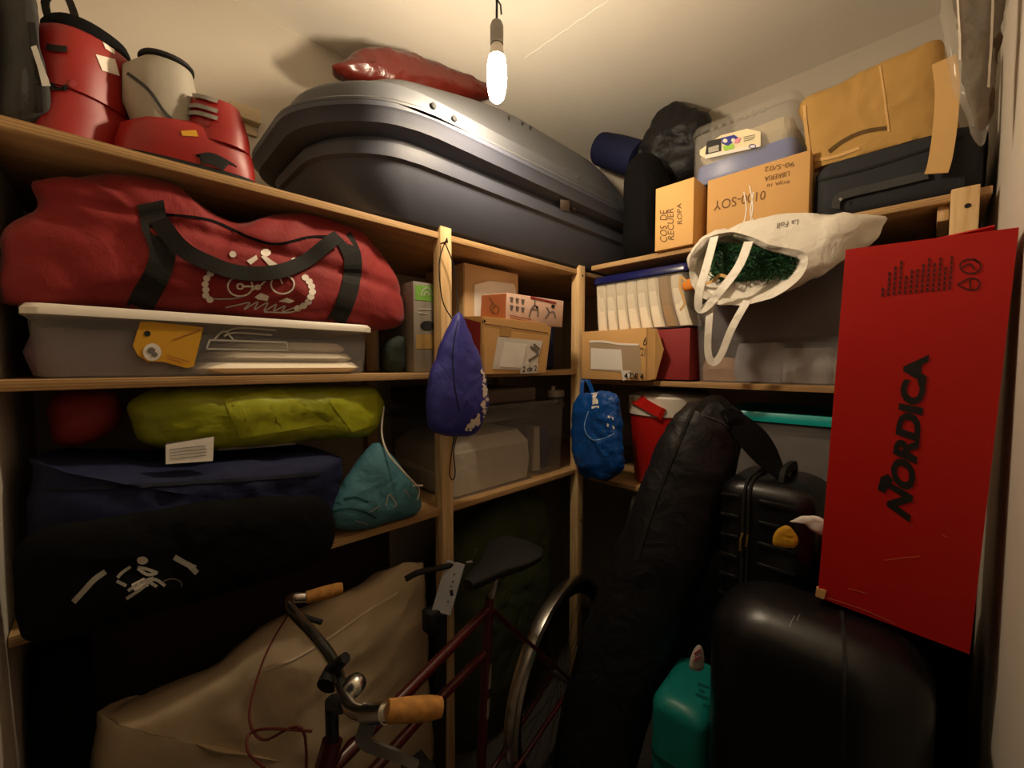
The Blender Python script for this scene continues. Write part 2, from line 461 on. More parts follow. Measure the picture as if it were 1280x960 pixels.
# ================================================================ THE ROOM
def struct(name, M, m): return solo(name, '', '', M, m, kind='structure')
struct('floor', MB().box(((XW + XR) / 2, (YF + YB) / 2, -0.05), (XR - XW + 0.4, YB - YF + 0.4, 0.1)), m_floor)
struct('ceiling', MB().box(((XW + XR) / 2, (YF + YB) / 2, ZC + 0.05), (XR - XW + 0.4, YB - YF + 0.4, 0.1)), m_ceil)
struct('wall_left', MB().box((XW - 0.05, (YF + YB) / 2, ZC / 2), (0.1, YB - YF + 0.2, ZC)), m_wall)
struct('wall_back', MB().box(((XW + XR) / 2, YB + 0.05, ZC / 2), (XR - XW, 0.1, ZC)), m_wall)
struct('wall_right', MB().box((XR + 0.05, (YF + YB) / 2, ZC / 2), (0.1, YB - YF + 0.2, ZC)), m_wall)
DX = -0.92                                                  # doorway in the front wall from DX to the right wall
struct('wall_front', MB().box(((XW + DX) / 2, YF - 0.05, ZC / 2), (DX - XW, 0.1, ZC)).box(((DX + XR) / 2, YF - 0.05, (2.05 + ZC) / 2), (XR - DX, 0.1, ZC - 2.05)), m_wall)
a = PX(655, 73, z=ZC); b = PX(790, -20, z=ZC)
struct('trim_1', MB().tube([a.lerp(b, k / 24) + Vector((0.002 * math.sin(k * 2.1), 0.002 * math.cos(k * 1.7), 0)) for k in range(25)], 0.0016, 6), m_ceil)

# ================================================================ SHELVING
sl = thing('shelving_unit', 'long pine and plywood shelving unit along the left wall under the grey roof box', 'shelves', ((XW + XS) / 2, 1.0, 0))
for z in (TL, ML, LL):
    part('shelf_board', MB().box(((XW + XS - 0.01) / 2, (YF + YB) / 2, z - 0.01), (XS - 0.01 - XW, YB - YF - 0.004, 0.02), 0.001), m_ply_y, sl, True)
for y in (0.795, 1.535):
    for x in (XS - 0.02, XW + 0.024):
        p = part('post', MB().box((x, y, 0.995), (0.044, 0.044, 1.99), 0.003), m_pine, sl, True)
        if x > -1.3:
            for zz in (1.945, 0.83, 1.49):
                part('screw', MB().tube([(x + 0.0225, y + 0.002, zz), (x + 0.0235, y + 0.002, zz)], 0.005, 10), m_rubber, p, True)
sr = thing('shelving_unit', 'pine and plywood shelving unit across the back wall holding the clear boxes', 'shelves', (-0.5, (YS + YB) / 2, 0))
for z in (TR_, MR, LR):
    part('shelf_board', MB().box(((XS + 0.03 + XR - 0.012) / 2, (YS + 0.012 + YB) / 2, z - 0.01), (XR - 0.012 - XS - 0.03, YB - YS - 0.016, 0.02), 0.001), m_ply_x, sr, True)
for x in (0.047, XS + 0.054):
    for y in ((YS + 0.02, YB - 0.024) if x > 0 else (YB - 0.024,)):
        p = part('post', MB().box((x, y, 0.997), (0.05, 0.044, 1.994), 0.003), m_pine, sr, True)
        if y < 1.7:
            part('screw', MB().tube([(x + 0.005, y - 0.0225, 1.945), (x + 0.005, y - 0.0235, 1.945)], 0.006, 10), m_rubber, p, True)
for z in (TR_, MR, LR):
    part('cross_rail', MB().box((0.01, (YS + YB) / 2, z - 0.04), (0.022, YB - YS - 0.08, 0.04), 0.002), m_pine, sr, True)

# ================================================================ LAMP
bp = PX(621, 98, d=1.13)
lamp = thing('pendant_lamp', 'bare glowing light bulb hanging from the ceiling on a thin cord', 'lamp', (bp.x, bp.y, ZC))
def zb(py): return PX(621, py, d=1.13).z
zs1, zs0, zn, z_b = zb(29), zb(57), zb(73), zb(128)
part('cord', MB().tube([(bp.x, bp.y, ZC), (bp.x + 0.002, bp.y, (ZC + zs1) / 2), (bp.x, bp.y, zs1)], 0.0032, 8), m_rubber, lamp, True)
part('spare_wire', MB().tube([(bp.x + 0.002, bp.y, zs1 + 0.055), (bp.x + 0.009, bp.y + 0.006, zs1 + 0.04), (bp.x + 0.011, bp.y + 0.007, zs1 + 0.015)], 0.0022, 6), m_rubber, lamp, True)
part('ceiling_rose', MB().lathe([(0.03, 0), (0.03, -0.012), (0.012, -0.024)], (bp.x, bp.y, ZC)), m_socket, lamp, True)
part('lamp_holder', MB().lathe([(0.006, zs1), (0.014, zs1 - 0.004), (0.018, zs1 - 0.014), (0.018, zs0), (0.014, zs0 - 0.001)], (bp.x, bp.y, 0)), m_socket, lamp, True)
part('bulb_neck', MB().lathe([(0.0135, zs0), (0.0165, zs0 - 0.008), (0.022, zn)], (bp.x, bp.y, 0)), m_whiteplast, lamp, True)
me_ = bpy.data.materials.new('lit_bulb'); me_.use_nodes = True
nt = me_.node_tree; nt.nodes.remove(nt.nodes['Principled BSDF'])
em = nt.nodes.new('ShaderNodeEmission'); em.inputs['Color'].default_value = (*BULB_COLOR, 1); em.inputs['Strength'].default_value = BULB_POWER
nt.links.new(em.outputs[0], nt.nodes['Material Output'].inputs['Surface'])
L_ = zn - z_b
part('bulb_glass', MB().lathe([(0.022, zn), (0.026, zn - L_ * .2), (0.027, zn - L_ * .45), (0.025, zn - L_ * .7), (0.02, zn - L_ * .88), (0.01, zn - L_ * .97), (0.001, z_b)], (bp.x, bp.y, 0), 24), me_, lamp, True)

# ================================================================ ROOF BOX
rb0, rb1 = 0.34, 2.10
RXF, RXB = -1.0, -1.672
rcx, rcy = (RXF + RXB) / 2, (rb0 + rb1) / 2
RW, RL = RXF - RXB, rb1 - rb0
rb = thing('roof_box', 'big dark grey car roof box filling the top shelf below the bulb', 'roof box', (rcx, rcy, TL))
def outl(ins, z, r=0.22, k=1.3, dip=0.0):
    P = rrect(RW - 2 * ins, RL - 2 * ins * k, max(0.05, r - ins * 0.3), 10, rcx, rcy, z)
    out = []
    for i in range(len(P)):           # add points on the long straight runs
        a, b = P[i], P[(i + 1) % len(P)]; n = max(1, int((b - a).length / 0.06))
        out += [a.lerp(b, j / n) for j in range(n)]
    return out
def fixed(ins, z, **k):
    base = outl(0, 0); c = Vector((rcx, rcy, 0)); out = []
    sx = (RW / 2 - ins) / (RW / 2); sy = (RL / 2 - ins * 1.25) / (RL / 2)
    return [Vector((rcx + (p.x - rcx) * sx, rcy + (p.y - rcy) * sy, z)) for p in base]
zs = TL + 0.002
def sstep(a, b, t): t = max(0, min(1, (t - a) / (b - a))); return t * t * (3 - 2 * t)
def nose(M):
    for v in M.v:
        h = v.z - zs
        v.z -= 0.055 * (1 - sstep(0.34, 0.70, v.y)) * min(1, max(0, (h - 0.05) / 0.2))
        if h > 0.344: v.z -= (h - 0.344) * 0.62 * (1 - sstep(0.35, 1.25, v.y))
    return M
base_lv = [(0.14, zs), (0.115, zs + 0.01), (0.085, zs + 0.06), (0.066, zs + 0.12), (0.06, zs + 0.143), (0.05, zs + 0.15), (0.047, zs + 0.188), (0.057, zs + 0.194), (0.056, zs + 0.206), (0.03, zs + 0.214), (0.014, zs + 0.222), (0.006, zs + 0.252), (0.0, zs + 0.26), (0.0, zs + 0.272)]
tubp = part('tub', nose(MB().loft([fixed(i, z) for i, z in base_lv])), m_roofbase, rb, True, 32)
lid_lv = [(0.0, zs + 0.273), (0.0, zs + 0.279), (0.008, zs + 0.287), (0.026, zs + 0.291), (0.032, zs + 0.299), (0.034, zs + 0.334), (0.04, zs + 0.345), (0.052, zs + 0.351), (0.08, zs + 0.385), (0.115, zs + 0.445), (0.155, zs + 0.51), (0.20, zs + 0.565), (0.26, zs + 0.59), (0.31, zs + 0.594)]
lidp = part('lid', nose(MB().loft([fixed(i, z) for i, z in lid_lv])), m_roofbox, rb, True, 32)
# long raised rib on the tub side, latch, rivets, sticker
tb = bvh(tubp, lidp)
fills('latch_plate', rb, tb, [[(700, 248), (711, 250), (711, 265), (699, 262)]], m_greyplast, 0.004)
for (x, y, r) in ((705.5, 257, 2.2), (717, 261, 3.2)):
    fills('lock', rb, tb, [ell(x, y, r, r * 1.15, 12)], m_rubber if x < 710 else m_steel, 0.006)
for (x, y) in ((541, 133), (567, 149), (706, 213), (722, 222)):
    c = cast(tb, (x, y), 0.0); n = Vector((1, 0, 0.1))
    rr = 0.009 if x < 600 else 0.004
    if c: part('rivet', MB().tube([c - n * 0.004, c + n * rr * .7, c + n * rr], [rr, rr, rr * 0.6], 12), m_steel if x > 600 else m_rubber, rb, True)
fills('hole', rb, tb, [ell(636, 148, 1.6, 3.4, 10), ell(653, 154, 2, 3.6, 10), ell(663, 160, 1.8, 3.2, 10)], m_rubber, 0.001)
fills('sticker', rb, tb, [[(785, 229), (806, 238), (806, 251), (786, 243)]], m_paper, 0.002)
# red vinyl bag on the box
P_ = [PX(*p, x=-1.42) for p in ((416, 98), (430, 76), (450, 62), (485, 62), (530, 76), (580, 95), (622, 114), (600, 124), (520, 120), (450, 116))]
P_ = [Vector((v.x, v.y, max(2.53, v.z))) for v in P_]
rbag = thing('vinyl_bag', 'shiny red vinyl bag lying on top of the roof box under the ceiling', 'bag', (-1.42, P_[0].y + 0.3, 2.573))
part('body', puff(P_, (1, -0.1, 0), 0.05, 0.12, amp=0.012, sc=11, seed=3, zmin=2.5, zmax=2.765), m_redgloss, rbag, True)
# ================================================================ TOP SHELF LEFT: boots, backpack
bpk = thing('backpack', 'dark grey backpack at the left end of the top shelf', 'backpack', (-1.25, -0.06, TL))
P_ = [PX(*p, x=-1.22) for p in ((2, 152), (2, 60), (4, -20), (22, -30), (38, 10), (44, 70), (56, 110), (60, 150), (50, 168))]
P_ = [Vector((v.x, max(v.y, -0.125), max(v.z, TL + 0.003))) for v in P_]
bk = part('body', puff(P_, (1, 0.3, 0), 0.06, 0.2, amp=0.006, sc=9, seed=4, zmin=TL + 0.001, pw=4), m_greycloth, bpk, True)
t = bvh(bk)
strokes('strap', bpk, t, [[(40, 30), (44, 60), (48, 95), (50, 140)]], 7, m_blackweb, 0.004, thick=0.004)
strokes('webbing_end', bpk, t, [[(42, 60), (50, 85), (56, 108)]], 7, m_dimwhite, 0.006, thick=0.003)

def ell_ring(c, rx, ry, ang=0, n=28, p=2.4):
    out = []
    for k in range(n):
        a = 2 * PI * k / n; ca, sa = math.cos(a), math.sin(a)
        x = rx * math.copysign(abs(ca) ** (2 / p), ca); y = ry * math.copysign(abs(sa) ** (2 / p), sa)
        out.append(Vector((c[0] + x * math.cos(ang) - y * math.sin(ang), c[1] + x * math.sin(ang) + y * math.cos(ang), c[2])))
    return out
# boot 1: upright, seen from behind
b1 = PX(112, 176, x=-1.25); z0 = TL + 0.002
boot = thing('ski_boot', 'tall red ski boot with black liner standing upright beside the backpack', 'ski boot', (b1.x, b1.y, z0))
A = math.radians(128)                                       # the boot's toe direction
BH = 0.87
def at(u, v, z):
    z = z * BH
    return Vector((b1.x + u * math.cos(A) - v * math.sin(A), b1.y + u * math.sin(A) + v * math.cos(A), z0 + z))
def rg(u, z, ru, rv, p=2.4): c = at(u, 0, z); return ell_ring(c, ru, rv, A, p=p)
part('sole', MB().loft([rg(0.015, 0, 0.108, 0.05, 3), rg(0.015, 0.018, 0.11, 0.053, 3)]), m_rubber, boot, True)
bs = part('lower_shell', MB().loft([rg(0.015, 0.018, 0.108, 0.053, 3), rg(0.014, 0.05, 0.108, 0.058), rg(0.01, 0.08, 0.1, 0.058), rg(0.0, 0.11, 0.088, 0.056), rg(-0.015, 0.135, 0.072, 0.055)]), m_redshell, boot, True, 50)
bc = part('cuff', MB().loft([rg(-0.012, 0.118, 0.078, 0.061), rg(-0.012, 0.16, 0.075, 0.063), rg(-0.008, 0.21, 0.074, 0.063), rg(0.0, 0.255, 0.072, 0.061), rg(0.004, 0.262, 0.068, 0.057)]), m_redshell, boot, True, 50)
part('liner', MB().loft([rg(0.002, 0.245, 0.066, 0.056), rg(0.006, 0.282, 0.066, 0.056), rg(0.008, 0.296, 0.06, 0.05), rg(0.008, 0.288, 0.05, 0.042), rg(0.004, 0.2, 0.045, 0.038)]), m_blackcloth, boot, True)
lp = [at(-0.045, 0.02, 0.285), at(-0.05, 0.02, 0.325), at(-0.045, 0, 0.345), at(-0.045, -0.025, 0.33), at(-0.04, -0.035, 0.285)]
part('pull_loop', MB().strap(spline(lp, 16), 0.012, (1, -0.3, 0.1), 0.003), m_blackweb, boot, True)
t = bvh(bs, bc)
fills('sticker', boot, t, [[(119, 68), (143, 74), (149, 95), (127, 88)]], m_white, 0.0015, 2)
fills('sticker', boot, t, [[(128, 53), (142, 62), (143, 68), (131, 61)]], m_white, 0.0015, 2)
fills('rivet', boot, t, [ell(91, 105, 5, 5)], m_maroon, 0.002, 1)
for sy_ in (60, 108): strokes('strap', boot, t, [[(60, sy_), (70, sy_ + 2), (84, sy_ + 3)]], 8, m_blackweb, 0.004, thick=0.004)
BH = 1.0
# boot 2: lower shell with grey liner pulled up
b2 = PX(238, 196, x=-1.2)
boot2 = thing('ski_boot', 'red ski boot with a grey liner pulled out, next to the roof box', 'ski boot', (b2.x, b2.y, z0))
A = math.radians(86); b1 = b2
part('sole', MB().loft([rg(0.0, 0, 0.125, 0.05, 3), rg(0.0, 0.016, 0.128, 0.053, 3)]), m_rubber, boot2, True)
s2 = part('lower_shell', MB().loft([rg(0.0, 0.016, 0.125, 0.053, 3), rg(0.0, 0.04, 0.126, 0.06), rg(0.002, 0.075, 0.118, 0.06), rg(0.012, 0.095, 0.098, 0.056), rg(0.03, 0.105, 0.075, 0.05)]), m_redshell, boot2, True, 50)
c2 = part('cuff', MB().loft([rg(0.052, 0.075, 0.064, 0.062), rg(0.055, 0.11, 0.06, 0.06), rg(0.052, 0.15, 0.054, 0.056), rg(0.05, 0.172, 0.048, 0.05), rg(0.05, 0.165, 0.04, 0.042), rg(0.05, 0.11, 0.036, 0.04)]), m_redshell, boot2, True, 50)
def g(u, v, z, ru, rv): return ell_ring(at(u + 0.025, v + 0.01, z), ru, rv, A, p=2.2)
gl = part('liner', MB().loft([g(-0.06, 0.0, 0.07, 0.055, 0.045), g(-0.07, 0.0, 0.13, 0.066, 0.05), g(-0.072, 0.0, 0.2, 0.062, 0.05), g(-0.06, 0.0, 0.228, 0.045, 0.045), g(-0.06, 0, 0.226, 0.038, 0.038), g(-0.065, 0, 0.14, 0.038, 0.035)]), m_greyshell, boot2, True, 50)
rim_ = [p + Vector((0, 0, 0.001)) for p in g(-0.06, 0, 0.235, 0.043, 0.043)]
part('rim', MB().tube(rim_ + rim_[:2], 0.006, 8, False), m_rubber, boot2, True)
t = bvh(gl)
strokes('fold', boot2, t, [[(160, 92), (185, 112), (205, 140), (218, 152)]], 4, m_greycloth, 0.002, 3)  # shade of the liner's fold, painted as a dark line
t = bvh(c2, s2)
strokes('toe_rubber', boot2, t, [[(246, 200), (262, 198), (280, 206), (292, 214)]], 14, m_rubber, 0.002, 3)
for k, yy in enumerate((122, 134, 143)):
    strokes('buckle', boot2, t, [[(232, yy + 2), (248, yy), (272, yy + 7)]], 5, m_greyplast, 0.006, 3, 0.006)
fills('pivot', boot2, t, [ell(259, 155, 4, 3.5)], m_maroon, 0.002, 1)
fills('sticker', boot2, t, [[(226, 164), (245, 163), (248, 171), (228, 170)]], m_yellow, 0.0015, 1)
wb = PX(304, 146, x=XW)
wbk = solo('wall_block', 'small pale block fixed to the left wall above the boots', 'bracket', MB().box((XW + 0.02, wb.y, wb.z), (0.04, 0.09, 0.045), 0.003).box((XW + 0.006, wb.y + 0.0, wb.z - 0.04), (0.012, 0.075, 0.035), 0.002), m_cream)
# ================================================================ LEFT SHELF, MIDDLE LEVEL: clear box + red duffel
yL, yR = -0.112, PX(470, 430, x=-1.13).y
ub_z = ML + 0.001; ub_h = 0.118
ub = thing('storage_box', 'flat clear underbed storage box with white lid below the red duffel', 'storage box', (-1.38, (yL + yR) / 2, ub_z))
w_, d_ = 0.5, yR - yL - 0.008
ubt = part('tub', tub(w_ - 0.02, d_ - 0.015, ub_h, 0.03, 0.003, 0.03), m_milky, ub)
ubl = part('lid', lid(w_, d_, ub_h, 0.02), m_whiteplast, ub)
t = bvh(ubt)
ytag = fills('tag', ub, t, [[(175, 402), (188, 402), (254, 409), (242, 458), (233, 460), (203, 452), (184, 452), (172, 444), (166, 432)]], m_yellow, 0.003, 2, )
fills('tag_hole', ub, t, [ell(184, 417, 4.2, 3.6)], m_rubber, 0.004, 1)
fills('tag_badge', ub, t, [ell(190, 440, 11.5, 11)], m_paper, 0.0045, 1)
fills('badge_mark', ub, t, [ell(189, 438, 5, 4), ell(193, 443, 4, 3)], m_greyprint, 0.0055, 1)
strokes('tag_print', ub, t, [[(208, 444), (236, 452)], [(209, 448), (226, 453)], [(215, 425), (250, 412)]], 1.2, m_redbrowncard, 0.0045)
strokes('moulded_print', ub, t, [[(262, 425), (358, 428)], [(258, 436), (360, 438)], [(262, 425), (258, 436)], [(358, 428), (360, 438)], [(282, 415), (300, 410), (345, 413)], [(280, 420), (295, 416), (340, 419)], [(268, 424), (280, 414), (292, 425)]], 2.2, m_dimwhite, 0.0015)
cl = thing('folded_blanket', 'pale folded blanket inside the flat underbed box', 'blanket', (-1.36, 0.35, ub_z + 0.004))
for k in range(3):
    M = crumple(MB().loft([rrect(0.36 - 0.02 * k, 0.36 - 0.05 * k, 0.05, 8, -1.33, 0.335 + 0.01 * k, ub_z + 0.005 + 0.026 * k), rrect(0.39 - 0.02 * k, 0.39 - 0.05 * k, 0.06, 8, -1.33, 0.335 + 0.01 * k, ub_z + 0.017 + 0.026 * k), rrect(0.36 - 0.02 * k, 0.36 - 0.05 * k, 0.05, 8, -1.33, 0.335 + 0.01 * k, ub_z + 0.03 + 0.026 * k)]), 0.004, 14, k)
    part('fold', M, m_linen, cl, True)
solo('folded_clothes', 'dark mauve clothes inside the flat underbed box behind the yellow tag', 'clothes', crumple(MB().loft([rrect(0.36, 0.2, 0.04, 8, -1.36, 0.0, ub_z + 0.006), rrect(0.38, 0.22, 0.05, 8, -1.36, 0.0, ub_z + 0.05), rrect(0.34, 0.19, 0.04, 8, -1.36, 0.0, ub_z + 0.095)]), 0.006, 12, 5), m_mauve)
dz = ub_z + ub_h + 0.02
duf = thing('duffel_bag', 'large red duffel bag with black straps and white cycling print on a clear box', 'duffel bag', (-1.35, 0.28, dz))
O_ = [(4, 386), (3, 320), (8, 290), (44, 262), (40, 232), (62, 224), (110, 222), (185, 220), (228, 242), (270, 270), (305, 282), (345, 268), (400, 268), (455, 294), (488, 335), (506, 380), (503, 404), (470, 412), (350, 403), (200, 394), (100, 388)]
P_ = [PX(*p, x=-1.215) for p in O_]
P_ = [Vector((v.x, max(v.y, -0.13), max(v.z, dz + 0.002) if v.y < 0.56 else v.z)) for v in P_]
M = puff(P_, (1, 0, 0), 0.085, 0.36, N=150, R=26, amp=0.013, sc=7, seed=8, pw=3.2, c=PX(255, 335, x=-1.215), zmax=TL - 0.024, wall=(XW + 0.01, 9))
for v in M.v:
    if v.y < yR + 0.05 and v.z < dz + 0.001: v.z = dz + 0.001
    if v.y < YF + 0.006: v.y = YF + 0.006
# valley across the bag under the zip
for v in M.v:
    f = math.exp(-((v.z - (1.86 - 0.12 * v.y)) / 0.014) ** 2)
    if v.x > -1.35: v.x -= 0.012 * f
db = part('body', M, m_red, duf, True, 60)
t = bvh(db)
strokes('strap', duf, t, [[(188, 254), (193, 280), (203, 310), (198, 340), (180, 372), (168, 398)]], 33, m_blackweb, 0.004, 4, 0.004)
strokes('strap', duf, t, [[(428, 296), (440, 322), (438, 355), (428, 385), (418, 404)]], 22, m_blackweb, 0.004, 4, 0.004)
strokes('zip', duf, t, [[(205, 268), (260, 275), (310, 296), (345, 305), (385, 297), (415, 296)]], 3.0, m_blackcloth, 0.002, 4)
hp = [(198, 282), (225, 312), (262, 331), (300, 341), (345, 341), (380, 327), (405, 308), (420, 296)]
c_ = [cast(t, p, 0.014) for p in hp]; c_ = [p for p in c_ if p]
part('carry_handle', MB().strap(spline(c_, 40), 0.034, (1, -0.35, 0.1), 0.004), m_blackweb, duf, True)
fills('rider_print', duf, t, [ell(332, 316, 6.5, 5), [(308, 326), (320, 319), (322, 324), (313, 331)], [(326, 321), (331, 320), (349, 332), (346, 335), (336, 332)], [(318, 371), (326, 366), (336, 370), (334, 376), (322, 374)], [(348, 376), (358, 372), (368, 376), (362, 379)]], m_white, 0.002, 1)
strokes('bicycle_print', duf, t, [ell(300, 358, 15.5, 12, 24, -0.5, PI + 0.9), ell(353, 355.5, 14.5, 11.5, 26), ell(300, 358, 4, 3, 10), [(302, 358), (318, 358)], [(316, 362), (325, 357), (332, 351)], [(353, 355), (349, 346)], ell(322, 359, 3, 2.5, 10)], 2.0, m_white, 0.002, 2)
ch = []
for (x, y) in ((291, 318), (368, 326), (270, 336), (263, 342), (258, 348), (256, 355), (257, 362), (257, 369), (262, 374), (381, 347), (386, 352), (389, 358), (390, 365), (388, 371), (385, 377), (379, 382), (372, 385)):
    ch.append(ell(x, y, 4.6, 4.0, 10))
fills('chain_print', duf, t, ch, m_white, 0.002)
strokes('script_print', duf, t, [[(265, 373), (290, 373), (304, 370)], [(282, 384), (300, 380), (312, 378), (305, 386), (322, 377), (318, 386), (334, 378), (330, 388), (345, 380), (342, 388), (356, 382), (353, 389), (368, 384)], [(330, 389), (360, 390), (376, 386)]], 1.6, m_dimwhite, 0.002, 2)
# green/grey carton and dark pouch near the post
y0_, y1_ = PX(517, 400, x=-1.16).y, 0.812
zt_ = PX(517, 351, x=-1.16).z
gb = thing('product_carton', 'upright grey and green carton between the red duffel and the wooden post', 'carton', (-1.16 - 0.12, (y0_ + y1_) / 2, ML + 0.001))
gbm = part('body', MB().box((0, 0, (zt_ - ML) / 2), (0.24, y1_ - y0_, zt_ - ML - 0.002), 0.002), m_gboxgrey, gb)
t = bvh(gbm)
fills('green_panel', gb, t, [[(519, 356), (543, 358), (543, 377), (519, 375)]], m_gboxgreen, 0.001)
strokes('arch_logo', gb, t, [ell(533, 370, 7, 10, 12, PI, 2 * PI), ell(533, 370, 3.5, 5, 10, PI, 2 * PI)], 1.4, m_dimwhite, 0.002, 2)
fills('device_picture', gb, t, [ell(534, 407, 9, 6)], m_rubber, 0.0015)
fills('yellow_panel', gb, t, [[(520, 418), (543, 418), (543, 436), (520, 436)]], mat('ochre_print', '#9a7a44', 0.6), 0.001)
strokes('print_lines', gb, t, [[(523, 386), (545, 387)], [(523, 391), (535, 392)]], 1.6, m_dimwhite, 0.0015, 3)
P_ = [PX(*p, x=-1.22) for p in ((482, 467), (478, 440), (486, 424), (506, 420), (514, 430), (514, 466))]
pc = thing('pouch', 'small dark pouch with green top beside the underbed box', 'pouch', (-1.25, PX(496, 440, x=-1.22).y, ML))
po = part('body', puff([Vector((v.x, min(v.y, y0_ - 0.004), max(v.z, ML + 0.002))) for v in P_], (1, -0.2, 0), 0.03, 0.08, amp=0.004, sc=14, zmin=ML + 0.001, pw=4), mat('dark_green_cloth', '#16201a', 0.8, wr=0.4), pc, True)
t = bvh(po); strokes('green_flap', pc, t, [[(482, 430), (496, 424), (511, 427)]], 9, m_gboxgreen, 0.002, 3)

# ================================================================ MIDDLE BAY: cartons
def carton(name, label, front_l, front_r, zb_, zt_, xf, depth, m, tilt=0.0, rz=0.0, taper=0.0):
    yl, yr = front_l, front_r
    R = Matrix.Rotation(rz, 3, 'Z') @ Matrix.Rotation(tilt, 3, 'Y')
    r = thing(name, label, 'box', (xf, (yl + yr) / 2, zb_), R)
    w = yr - yl; h = zt_ - zb_
    M = MB()
    ring = lambda z, k: [Vector((0, -w / 2 * k, z)), Vector((0, w / 2 * k, z)), Vector((-depth, w / 2 * k, z)), Vector((-depth, -w / 2 * k, z))]
    bm = bmesh.new(); q = [bm.verts.new(v) for v in ring(0, 1 - taper) + ring(h, 1)]
    for f in ((0, 1, 2, 3), (4, 5, 6, 7), (0, 1, 5, 4), (1, 2, 6, 5), (2, 3, 7, 6), (3, 0, 4, 7)): bm.faces.new([q[i] for i in f])
    bmesh.ops.recalc_face_normals(bm, faces=bm.faces[:])
    bmesh.ops.bevel(bm, geom=bm.edges[:], offset=0.003, segments=2, affect='EDGES')
    return r, part('body', MB().bm(bm), m, r)
xf = -1.225
uy0, uy1 = PX(580, 340, x=xf).y, PX(648, 345, x=xf).y
uc, ucb = carton('shipping_carton', 'tall grey-brown shipping carton at the back with a paper pouch on its face', uy0 , uy1, ML + 0.001, PX(590, 330, x=xf).z, xf, 0.26, m_card3)
t = bvh(ucb)
fills('document_pouch', uc, t, [[(592, 356), (612, 351), (642, 355), (645, 368), (641, 398), (592, 395)]], m_paper, 0.003, 1)
fills('tape', uc, t, [[(595, 331), (606, 333), (606, 351), (596, 351)]], m_tape, 0.002)
xf = -1.045
cy0, cy1 = max(0.824, PX(603, 405, x=xf).y), PX(690, 413, x=xf).y
zt2 = PX(603, 400, x=xf).z
c22, c22b = carton('parcel_box', 'cardboard parcel box marked 2 de 2 overhanging the shelf edge', cy0, cy1, ML - 0.008, ML - 0.008 + (zt2 - ML + 0.021) / math.cos(math.radians(4)), xf - (zt2 - ML + 0.021) * math.tan(math.radians(4)), 0.17, m_card, math.radians(4), 0, 0.10)
t = bvh(c22b)
fills('document_pouch', c22, t, [[(622, 421), (678, 426), (669, 463), (615, 461)]], m_paper, 0.002, 1, )
fills('delivery_note', c22, t, [[(630, 427), (658, 430), (652, 460), (623, 458)]], mat('bright_paper', '#ebe6df', 0.7), 0.0035, 1)
strokes('pouch_grey_strokes', c22, t, [[(662, 433), (672, 442), (660, 451)], [(666, 430), (674, 437)]], 3, m_greyprint, 0.0035)  # grey strokes across the right side of the pouch
fills('count_label', c22, t, [[(650, 456), (672, 454), (671, 466), (649, 467)]], mat('bright_paper', '#ebe6df'), 0.0045)
lettering(c22, t, '2 de 2', [(652, 465), (669.5, 463.5), (670, 456.5), (652.5, 458)], m_blackprint, 0, 0.02, 0.0055)
fills('tape', c22, t, [[(625, 408), (639, 410), (638, 421), (624, 420)]], m_tape, 0.002)
strokes('flap_edge', c22, t, [[(606, 405), (640, 410), (688, 417)]], 1.4, m_inkbrown, 0.0015)
fills('hand_hole', c22, t, [ell(604.8, 401.5, 2, 2, 8)], m_rubber, 0.002)
fills('maroon_side', c22, t, [[(574, 396), (601, 403), (600, 474), (574, 462)]], m_maroon, 0.002, 3)
# model-kit box lying on top
kz = zt2 + 0.005
kc = PX(632, 403, x=-1.06)
R = Matrix.Rotation(math.radians(-4), 3, 'Z') @ Matrix.Rotation(math.radians(4), 3, 'Y')
kb = thing('toy_box', 'small printed toy box lying on the parcel box marked 2 de 2', 'box', (-1.06, kc.y, kz - 0.003), R)
klen = (PX(698, 390, x=-1.06).y - kc.y); kh = PX(632, 365, x=-1.06).z - kz
kbb = part('body', MB().box((-0.075, klen / 2, kh / 2), (0.15, klen, kh), 0.002), m_pink, kb)
t = bvh(kbb)
part('end_panel', MB().box((-0.075, -0.0006, kh / 2), (0.146, 0.001, kh - 0.004)), m_redbrowncard, kb)
strokes('red_border', kb, t, [[(635, 366), (665, 372), (695, 379)]], 2.5, m_maroon, 0.0015)
pic = []
for (i, j) in ((0, 0), (1, 0), (2, 0), (0, 1), (1, 1), (2, 1)):
    x = 637 + i * 7; y = 371 + j * 10 + i * 1.4
    pic.append([(x, y), (x + 4.6, y + 0.8), (x + 3.2, y + 6), (x + 0.6, y + 5.6)])
fills('picture', kb, t, pic, m_greyprint, 0.0015)
strokes('figure_print', kb, t, [[(668, 374), (668, 381), (664, 386), (661, 396)], [(668, 381), (672, 386), (672, 396)], [(664, 386), (672, 387)], [(683, 384), (686, 391), (681, 398)], [(686, 391), (692, 390), (694, 398)]], 1.6, m_greyprint, 0.0015, 2)
fills('figure_print', kb, t, [ell(691, 383, 2.4, 2.4, 10), ell(671, 384, 1.6, 1.6, 8)], m_rubber, 0.0018)
strokes('title_print', kb, t, [[(637, 394), (656, 398), (664, 400)], [(637, 397), (660, 402)]], 1.2, m_redbrowncard, 0.0015, 2)
t = bvh(*[o for o in kb.children])
strokes('end_drawing', kb, t, [ell(620, 387, 4, 5, 12), [(612, 372), (616, 378), (613, 385), (617, 392)], [(616, 378), (620, 382)]], 1.0, m_inkbrown, 0.0015, 2)
solo('storage_case', 'dark navy case standing behind the parcel box in the middle bay', 'case', MB().box((-1.42, 1.41, ML + 0.121), (0.36, 0.2, 0.24), 0.02, 3), m_navy)
